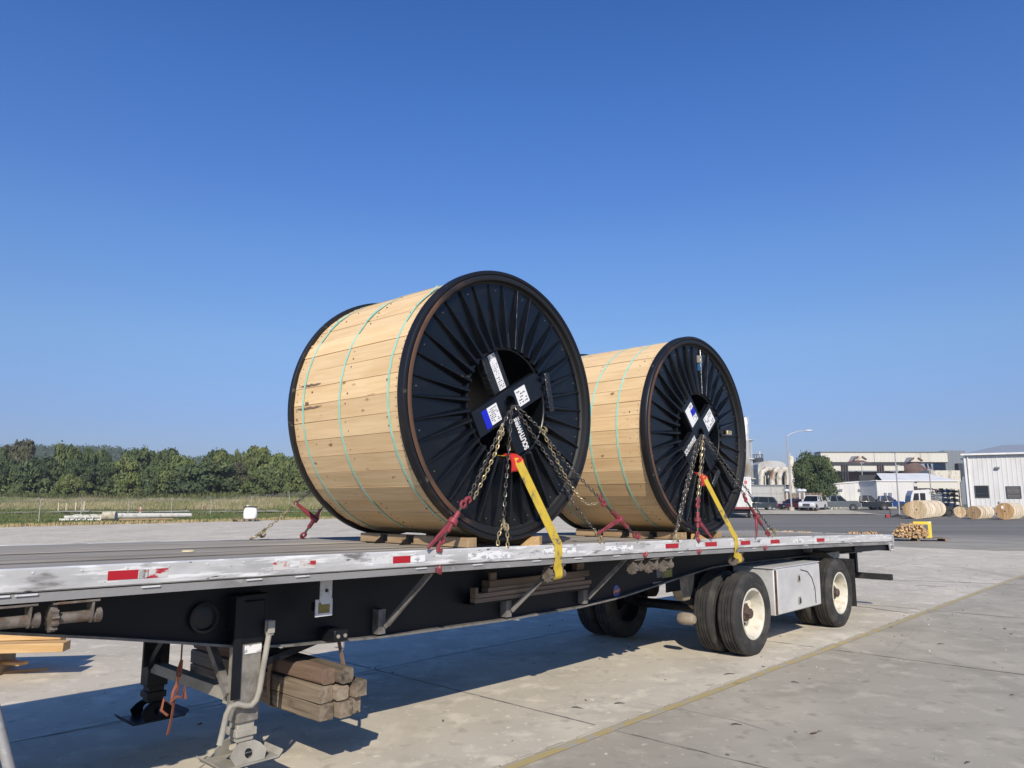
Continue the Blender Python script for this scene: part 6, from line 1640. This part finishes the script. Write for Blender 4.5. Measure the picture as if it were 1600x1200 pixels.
# lamp posts
q0 = at(1237, 797, 106); z0 = zg(q0.x,106); zt = at(1236, 681, 106).z-z0; ax_ = at(1262, 673, 106)
LP = empty('street_lamp', (q0.x,106,z0), 0, 'tall grey street lamp with a single curved arm in front of the round tree', 'street lamp')
obj('lamp_pole', MB().cyl((0,0,.55),(-.12,0,zt), .12, .075, 12), M['pole'], LP); obj('lamp_base', MB().lathe_z((0,0,0), [(.38,-.2),(.36,.5),(.2,.56),(0,.56)], 14), M['kerb'], LP)
dx = ax_.x-q0.x; dzt = ax_.z-z0
obj('lamp_arm', MB().tube([(-.12,0,zt-.05),(dx*.2,0,zt+(dzt-zt)*.45),(dx*.5,0,zt+(dzt-zt)*.85),(dx,0,dzt)], .05, 8), M['pole'], LP)
obj('lamp_head', MB().lathe_z((0,0,0), [(0,-.09),(.5,-.06),(.62,0),(.5,.07),(.2,.13),(0,.14)], 16).xf(Matrix.Translation((dx+.15,0,dzt)) @ Matrix.Diagonal((1,.45,1,1))), M['wroof'], LP)
q0 = at(1405, 797, 99); zt = at(1404, 708, 99).z
L2 = empty('light_pole', (q0.x,99,zg(q0.x,99)), 0, 'slim straight light pole with a small flat head in front of the low white building', 'light pole')
obj('lamp_pole', MB().cyl((0,0,0),(0,0,zt), .11, .06, 10), M['pole'], L2); obj('lamp_head', MB().box(-.35,.35,-.25,.25,zt,zt+.10), M['greyplant'], L2, bevel=.03)
for x_, y0, y1, Y, lb in ((1346,724,757,160,'thin pole before the rusty shed, left of the white roof'),(1401.5,728,752,140,'short thin pole left of the tall light pole'),(1452,735,785,118,'thin pole standing in front of the white shed roof')):
    q = at(x_, y0, Y); mb = MB().cyl((0,0,0),(0,0,q.z-zg(q.x,Y)), .09, n=8); mb.box(-.4,.4,-.2,.2,q.z-zg(q.x,Y),q.z-zg(q.x,Y)+.15)
    tag(place(obj('utility_pole', mb, M['pole']), (q.x,Y,zg(q.x,Y))), lb, 'pole', 'thin poles among the white buildings')

# ------------------------------------------------------------------ vehicles
M['vglass'] = pmat('car_glass', (.006,.008,.010), .18, 0, spec=.25); M['chrome'] = pmat('chrome', (.6,.6,.6), .2, .9); M['lampg'] = pmat('headlamp', (.7,.7,.68), .15)
M['tail'] = pmat('tail_lamp', (.35,.02,.02), .3)
def carpaint(name, c): return pmat(name, c, .22, .1, coat=.6)
def vwheel(t, x, y, r, w=.26):
    s = 1 if y > 0 else -1
    o = obj('wheel', MB().lathe_y((x, r), [(r*.62,y-w/2),(r*.95,y-w/2),(r,y-w/2+.04),(r,y+w/2-.04),(r*.95,y+w/2),(r*.62,y+w/2)], 22), M['tyre'], t)
    obj('rim', MB().lathe_y((x, r), [(0,y+s*(w/2-.02)),(r*.2,y+s*(w/2-.01)),(r*.5,y+s*(w/2-.05)),(r*.64,y+s*(w/2+.003)),(r*.64,y-s*w/2)], 18), M['chrome'], o)
def vehicle(loc, rz, paint, label, kind='pickup', cat='pickup truck', s=1.0, group='parked vehicles by the low buildings'):
    t = empty({'pickup':'parked_pickup','suv':'parked_suv','car':'parked_car'}[kind], loc, rz, label, cat, group); t.scale = (s,s,s)
    if kind == 'pickup':
        prof = [(-2.95,.55),(-2.95,1.22),(-1.02,1.24),(-1.0,1.20),(1.05,1.20),(1.2,1.24),(2.55,1.16),(2.85,1.02),(2.9,.60),(2.8,.42),(-2.8,.42)]; W2 = 1.0; r = .41; xw = (1.88,-1.85)
        gh = [(-1.0,1.20),(-.88,1.93),(.42,1.95),(1.15,1.22)]
    elif kind == 'suv':
        prof = [(-2.35,.45),(-2.4,1.0),(1.05,1.05),(2.1,.98),(2.38,.78),(2.4,.42),(2.2,.32),(-2.2,.32)]; W2 = .93; r = .36; xw = (1.45,-1.4)
        gh = [(-2.33,1.0),(-1.95,1.62),(.35,1.68),(1.15,1.04)]
    else:
        prof = [(-2.3,.40),(-2.32,.92),(-1.7,.98),(1.0,.96),(2.1,.84),(2.3,.66),(2.3,.38),(2.1,.28),(-2.1,.28)]; W2 = .9; r = .33; xw = (1.4,-1.35)
        gh = [(-1.75,.97),(-1.05,1.42),(.15,1.44),(1.0,.95)]
    body = MB().prism(prof, 1, -W2, W2); obj('body', body, paint, t, bevel=.07, seg=3)
    n = len(gh); ti = .17 if kind == 'pickup' else .07
    v = []; 
    for s_ in (-1,1):
        for k, (x, z) in enumerate(gh): v.append((x, s_*(W2-.06-(ti if k in (1,2) else 0)), z))
    g_ = MB().add(v, [(0,1,2,3),(7,6,5,4),(0,4,5,1),(1,5,6,2),(2,6,7,3)]); obj('window_glass', g_, M['vglass'], t, smooth=False)
    top = MB().hexa([(gh[1][0]-.03,-(W2-.20),gh[1][1]-.02),(gh[2][0]+.05,-(W2-.20),gh[2][1]-.02),(gh[2][0]+.05,W2-.20,gh[2][1]-.02),(gh[1][0]-.03,W2-.20,gh[1][1]-.02),
                     (gh[1][0]+.05,-(W2-.30),gh[1][1]+.05),(gh[2][0]-.05,-(W2-.30),gh[2][1]+.05),(gh[2][0]-.05,W2-.30,gh[2][1]+.05),(gh[1][0]+.05,W2-.30,gh[1][1]+.05)]); obj('roof', top, paint, t, bevel=.02)
    for s_ in (-1,1):
        yb, yt = s_*(W2-.05), s_*(W2-.05-ti)
        P_ = [((gh[0][0]+.04,yb,gh[0][1]),(gh[1][0]+.04,yt,gh[1][1]),.16),((gh[3][0]-.03,yb,gh[3][1]),(gh[2][0],yt,gh[2][1]),.10),((.02,yb,1.0 if kind!='pickup' else 1.2),(-.12,yt,gh[1][1]),.10)]
        if kind == 'suv': P_.append(((-1.3,yb,1.0),(-1.25,yt,gh[1][1]),.10))
        for p0, p1, w in P_: obj('pillar', MB().bar(p0, p1, .04, w, (1,0,0)), paint, t)
        obj('mirror', MB().box(gh[3][0]-.25,gh[3][0]-.08,s_*(W2+.02)-.10,s_*(W2+.02)+.10,gh[3][1]+.05,gh[3][1]+.25), paint, t, bevel=.03)
        obj('headlight', MB().box(prof[-3][0]-.12,prof[-3][0]+.035,s_*(W2-.22)-.17,s_*(W2-.22)+.17,prof[-3][1]*.5+prof[-4][1]*.5-.10,prof[-3][1]*.5+prof[-4][1]*.5+.10), M['lampg'], t, bevel=.03)
        obj('tail_light', MB().box(prof[0][0]-.02,prof[0][0]+.10,s_*(W2-.10)-.09,s_*(W2-.10)+.105,prof[1][1]-.42,prof[1][1]-.10), M['tail'], t)
        obj('door_handle', MB().box(-.35,-.15,s_*(W2+.012)-.012,s_*(W2+.012)+.012,prof[3][1]-.16,prof[3][1]-.12), M['chrome'], t)
        for x in xw:
            obj('wheel_arch', MB().prism([(x+(r+.07)*cos(pi*k/10), r+(r+.07)*sin(pi*k/10)) for k in range(11)], 1, s_*(W2-.20), s_*(W2+.012)) , M['rubber'], t)
            vwheel(t, x, s_*(W2-.10), r)
    hz_ = prof[-3][1]
    obj('grille', MB().box(prof[-3][0]-.05,prof[-3][0]+.03,-.45,.45,hz_+.02,hz_+.34), M['rubber'], t, bevel=.02)
    if kind == 'pickup':
        for k in (-1,0,1): obj('grille_bar', MB().box(prof[-3][0]+.03,prof[-3][0]+.05,-.46,.46,hz_+.17+.13*k-.02,hz_+.17+.13*k+.02), M['chrome'], t)
        obj('bed_liner', MB().box(-2.88,-1.08,-.88,.88,1.241,1.25), M['rubber'], t)
    obj('bumper', MB().box(prof[-3][0]-.10,prof[-3][0]+.12,-W2+.04,W2-.04,hz_-.17,hz_+.0), M['chrome'] if kind == 'pickup' else M['rubber'], t, bevel=.03)
    obj('bumper', MB().box(prof[0][0]-.12,prof[0][0]+.05,-W2+.04,W2-.04,prof[0][1]-.05,prof[0][1]+.14), M['chrome'] if kind == 'pickup' else M['rubber'], t, bevel=.03)
    obj('licence_plate', MB().box(prof[-3][0]+.121,prof[-3][0]+.13,-.16,.16,hz_-.13,hz_-.03), M['greymetal'], t)
    return t
def vp(x, y, Y): q = at(x, y, Y); return (q.x, Y, zg(q.x, Y)+.01)
vehicle(vp(1271,797,107), radians(-128), carpaint('white_paint', (.75,.75,.74)), 'white pickup facing the camera beside the lamp post', s=1.06)
vehicle(vp(1309,797,110), radians(-20), carpaint('grey_paint', (.10,.115,.13)), 'grey pickup pointing right, just behind the white pickup', s=1.05)
vehicle(vp(1357,796,113), radians(-16), carpaint('black_paint', (.018,.022,.028)), 'black pickup pointing right between the grey and the blue pickup', s=1.06)
vehicle(vp(1386,796,114.5), radians(-16), carpaint('blue_paint', (.018,.06,.22)), 'blue pickup pointing right beside the light pole', s=1.05)
vehicle(vp(1183,796,108), radians(172), carpaint('teal_paint', (.02,.035,.048)), 'dark blue grey minivan parked left of the street lamp', 'suv', 'minivan', 1.12)
vehicle(vp(1240,797,110), radians(205), carpaint('maroon_paint', (.07,.02,.028)), 'dark maroon car half hidden behind the white pickup', 'car', 'car', 1.08)

# white box trailer behind the second reel
w0 = at(1175, 800, 82); TRW = empty('box_trailer', (w0.x,82,0), radians(-16), 'white box trailer with red lettering partly hidden by the second cable reel', 'trailer')
zt = at(1175, 745, 82).z
obj('trailer_box', MB().box(-2.6,0,0,13.5,1.15,zt), M['wpanel'], TRW, bevel=.04)
for x in (-2.58,-.02): obj('corner_post', MB().box(x-.06,x+.06,-.03,.0,1.15,zt), M['wroof'], TRW)
rm2 = MB()
for k in range(5): rm2.box(-2.25+.40*k,-1.98+.40*k,-.012,-.002,zt-.75,zt-.42); 
obj('red_marking', rm2, M['prot'], TRW)
obj('lower_rail', MB().box(-2.6,0,-.02,13.4,.95,1.149), M['binder'], TRW)
for y in (1.2, 2.5):
    for x in (-2.35,-.28): obj('wheel', MB().cyl((x-.15,y,.50),(x+.15,y,.50), .50, n=20), M['tyre'], TRW)
obj('rear_frame', MB().box(-2.3,-.3,.3,.5,.5,.95), M['frame'], TRW)
obj('door_bar', MB().box(-.55,-.50,-.04,-.031,1.2,zt-.1).box(-1.6,-1.55,-.04,-.031,1.2,zt-.1), M['pole'], TRW)

# white yard tractor behind the wooden reels
q = at(1437, 803, 91); YT = empty('yard_tractor', (q.x,91,0), radians(172), 'white yard tractor with a boxy cab behind the long row of wooden reels', 'truck')
obj('chassis', MB().box(-4.0,1.4,-.5,.5,.75,1.05), M['frame'], YT)
ztc = at(1432, 765, 91).z
obj('cab', MB().prism([(-1.05,1.05),(-1.05,ztc-.05),(-.8,ztc),(.85,ztc-.12),(1.12,ztc-.7),(1.3,1.45),(1.3,1.05)], 1, -.95, .95), M['wpanel'], YT, bevel=.05)
for s_ in (-1,1):
    obj('side_window', MB().prism([(-.45,1.75),(-.45,ztc-.42),(.15,ztc-.42),(.15,1.75)], 1, s_*.951-.004, s_*.951+.004), M['glass'], YT)
    obj('side_window', MB().prism([(.28,1.75),(.28,ztc-.42),(.78,ztc-.45),(1.0,1.75)], 1, s_*.951-.004, s_*.951+.004), M['glass'], YT)
    for x in (.75,-2.9): obj('wheel', MB().lathe_y((x,.52), [(.28,s_*.75),(.50,s_*.75),(.52,s_*.8),(.52,s_*1.1),(.50,s_*1.14),(.30,s_*1.14),(.24,s_*1.0),(0,s_*1.02)], 22), M['tyre'], YT)
    obj('fender', MB().box(.3,1.2,s_*1.0-.12,s_*1.0+.12,1.05,1.12), M['wpanel'], YT)
    obj('side_lamp', MB().box(-.95,-.90,s_*.951-.03,s_*.951+.03,ztc-.5,ztc-.3), M['amber'], YT)
obj('windscreen', MB().hexa([(1.285,-.8,1.6),(1.285,.8,1.6),(1.10,.8,ztc-.75),(1.10,-.8,ztc-.75),(1.315,-.8,1.6),(1.315,.8,1.6),(1.13,.8,ztc-.75),(1.13,-.8,ztc-.75)]), M['glass'], YT)
obj('fuel_tank', MB().cyl((-2.0,-.75,.75),(-1.0,-.75,.75), .28, n=14), M['greymetal'], YT); obj('hitch_plate', MB().box(-3.4,-2.4,-.45,.45,1.051,1.2), M['rubber'], YT)

# ------------------------------------------------------------------ wooden cable reels standing in rows
M['plyA'] = woodmat('pale_reel_wood', (.70,.55,.35), (.42,.29,.16), 2, .75, False, ((.14,.10,.06), .66), .12, 8.0)
M['plyB'] = woodmat('orange_reel_wood', (.56,.37,.18), (.38,.22,.10), 2, .75, False, ((.12,.08,.05), .68), .12, 8.0)
M['plyC'] = woodmat('brown_reel_wood', (.40,.27,.15), (.26,.17,.09), 2, .8, False, ((.1,.07,.05), .66), .12, 8.0)
M['plyW'] = woodmat('bleached_reel_wood', (.86,.80,.68), (.70,.60,.45), 2, .75, False, None, .1, 8.0)
M['wrap'] = pmat('white_wrap', (.75,.74,.72), .4)
def wreel(P, ax, R, W_, mat, label, group, wrap=False, band=None):
    rz = atan2(ax.y, ax.x)-pi/2      # local y = reel axis
    t = empty('wooden_reel', tuple(P), rz, label, 'wooden reel', group)
    th_ = .07
    for y in (0, W_-th_):
        # flange of sawn boards
        o = None; n = 7
        for k in range(n):
            x0 = -R+2*R*k/n+.006; x1 = -R+2*R*(k+1)/n-.006; pts = []
            for j in range(5): x = x0+(x1-x0)*j/4; pts.append((x, -sqrt(max(0, R*R-x*x))))
            for j in range(5): x = x1+(x0-x1)*j/4; pts.append((x, sqrt(max(0, R*R-x*x))))
            mb = MB().prism([(x, z+R) for x, z in pts], 1, y+random.uniform(0,.006), y+th_); fm_ = mat if y == 0 else M['plyW']
            if o is None: o = obj('flange', mb, fm_, t, smooth=False)
            else: obj('flange_board', mb, fm_, o, smooth=False)
    obj('barrel', MB().lathe_y((0,R), [(R*.78,th_+.001),(R*.78,W_-th_-.001)], 28), M['wrap'] if wrap else M['plyC'], t)
    obj('arbor_hole', MB().lathe_y((0,R), [(0,-.004),(R*.085,-.004),(R*.085,.003)], 12), M['rubber'], t)
    bl_ = MB()
    for k in range(6):
        a_ = 2*pi*k/6; bl_.cyl((R*.42*cos(a_),.001,R+R*.42*sin(a_)),(R*.42*cos(a_),-.012,R+R*.42*sin(a_)), R*.03, n=6)
    tag(obj('reel_bolt', bl_, M['rubber'], t), kind='stuff')
    return t
ORD = ['first','second','third','fourth','fifth','sixth','seventh','eighth','ninth','tenth','last']
ax1 = Vector((.60,.80,0)).normalized(); p1_ = at(1433, 809, 78.5); p1_.z = 0
wreel(at(1425,807,86).xy.to_3d(), ax1, .86, 1.1, M['plyB'], 'orange wooden reel behind the left end of the long reel row', None)
for k in range(11):
    wreel(p1_+ax1*(1.26*k)+Vector((0,0,0)), ax1, .94-(.03 if k % 3 == 1 else 0), 1.12, M['plyA'], f'{ORD[k]} pale wooden reel of the long row counted from the front' if k < 10 else 'last pale wooden reel at the far end of the long row', 'long row of pale wooden reels')
ax2 = Vector((.68,.73,0)).normalized()
wreel(at(1501,808,84.5).xy.to_3d(), Vector((.35,.94,0)).normalized(), .60, .5, M['plyA'], 'small pale wooden reel left of the brown reel row, cut flange', None)
p2_ = at(1522, 811, 77.5); p2_.z = 0
for k in range(6):
    wreel(p2_+ax2*(1.05*k), ax2, .66-.01*(k % 2), .95, M['plyC'] if k < 3 else M['plyA'], f'{ORD[k]} wooden reel of the short brown row, counted from the front', 'short row of brown wooden reels', wrap=k > 2)
ax3 = Vector((.70,.71,0)).normalized(); p3_ = at(1571, 812, 75.5); p3_.z = 0
for k in range(5):
    wreel(p3_+ax3*(.95*k), ax3, .82, .88, M['plyB'] if k < 2 else M['plyA'], f'{ORD[k]} wooden reel of the orange row at the right edge, counted from the front', 'row of orange wooden reels at the right edge')
tg = MB().box(-.15,.15,-.06,.0,0,.3); q = p3_+Vector((-.55,-.5,1.05)); tag(place(obj('white_bag', tg, M['wrap'], None, bevel=.05), q, .4), 'white plastic bag stuck on the front orange reel', 'bag')

# pallet of offcuts and smaller piles
pc = at(1425, 846, 37.0); PLT = empty('pallet', (pc.x,37,0), radians(-12), 'grey pallet under the heap of wood offcuts', 'pallet')
for k in range(6): obj('pallet_slat', MB().box(-1.15,1.55,-.5+.19*k,-.35+.19*k,.12,.145), M['timber'], PLT)
for k in range(3): obj('pallet_bearer', MB().box(-1.1+1.2*k,-1.0+1.2*k,-.5,.6,.0,.119), M['timber'], PLT)
def heap(name, P, rz, L, Wd, H, n, seed, label, size):
    r = random.Random(seed); t = empty(name, P, rz, label, 'wood pile')
    for mi, m_ in enumerate((M['newwood'], M['chockwood'], M['plyB'])):
        mb = MB()
        for i in range(n//3):
            x = r.uniform(-L/2,L/2); y = r.uniform(-Wd/2,Wd/2); top = H*(1-abs(2*x/L)**4*.5)*r.uniform(.9,1.05); z = r.uniform(.02,1)*top
            if r.random() < .45: y = -Wd/2+r.uniform(-.03,.05)
            mb.obox((x,y,z), (r.uniform(-.25,.25),-1,r.uniform(-.2,.2)) if r.random() < .7 else (1,r.uniform(-.4,.4),r.uniform(-.2,.2)), (1,r.uniform(-.2,.2),r.uniform(-.35,.35)), (0,.1,1), size*r.uniform(1.2,3.2), size*r.uniform(.5,1.0), size*r.uniform(.4,.8))
        tag(obj('offcut', mb, m_, t, smooth=False), kind='stuff')
    return t
heap('offcut_pile', (pc.x-.08,37,.15), radians(-12), 1.30, .9, .62, 330, 8, 'heap of sawn wood offcuts on the pallet beyond the trailer tail', .055)
ys_ = MB().prism([(.50,.0),(.80,.0),(.80,.76),(.02,.76),(.0,.64),(.64,.62),(.66,.12),(.50,.08)], 1, -.36, -.33)
tag(place(obj('yellow_board', ys_, pmat('yellow_board', (.68,.52,.05), .6, 0, [((.8,.74,.5), 2, .55, .68, one)])), (pc.x,37,.15), radians(-12)), 'bright yellow board standing behind the heap of offcuts', 'board')
hp0 = at(1347, 837, 41.5); heap('scrap_pile', (hp0.x,41.5,0), radians(5), 1.7, .6, .22, 70, 11, 'low scatter of broken orange wood just beyond the trailer tail', .06)
hp1 = at(1207, 829, 46); heap('scrap_pile', (hp1.x,46,0), radians(0), 4.2, .6, .07, 60, 12, 'thin line of pale wood scraps on the asphalt right of the second reel', .06)
rb_ = at(1386.5, 804, 84); o = tag(place(obj('red_box', MB().box(-.2,.2,-.18,.18,0,.33), pmat('dark_red_box', (.35,.04,.05), .6), None, bevel=.02), (rb_.x,84,0)), 'small red box on the asphalt left of the wooden reels', 'box')
pr_ = at(1391, 803, 88); tag(place(obj('short_post', MB().cyl((0,0,0),(0,0,.85), .05, n=8), M['rubber']), (pr_.x,88,0)), 'short black post beside the small red box', 'post')
bl_ = at(1401, 804, 86); mb = MB().lathe_z((0,0,0), [(.55,0),(.5,.12),(.3,.25),(.1,.33),(0,.34)], 12); mb.v = [(x*1.2+.06*sin(5*y), y, z*(1+.2*sin(7*x))) for x, y, z in mb.v]
tag(place(obj('tarp_heap', mb, M['rubber']), (bl_.x,86,0)), 'dark heap of tarpaulin left of the wooden reels', 'tarpaulin')

# ------------------------------------------------------------------ thin summer haze
hzm = bpy.data.materials.new('haze'); hzm.use_nodes = True
_t = hzm.node_tree; _t.nodes.remove(_t.nodes['Principled BSDF']); _pv = _t.nodes.new('ShaderNodeVolumePrincipled')
_pv.inputs['Color'].default_value = (.86,.92,1,1); _pv.inputs['Density'].default_value = .00032; _pv.inputs['Anisotropy'].default_value = .2
_t.links.new(_pv.outputs[0], _t.nodes['Material Output'].inputs['Volume'])
tag(obj('haze', MB().box(-2700,2700,-1000,2700,-1.1,62), hzm, smooth=False), kind='stuff')
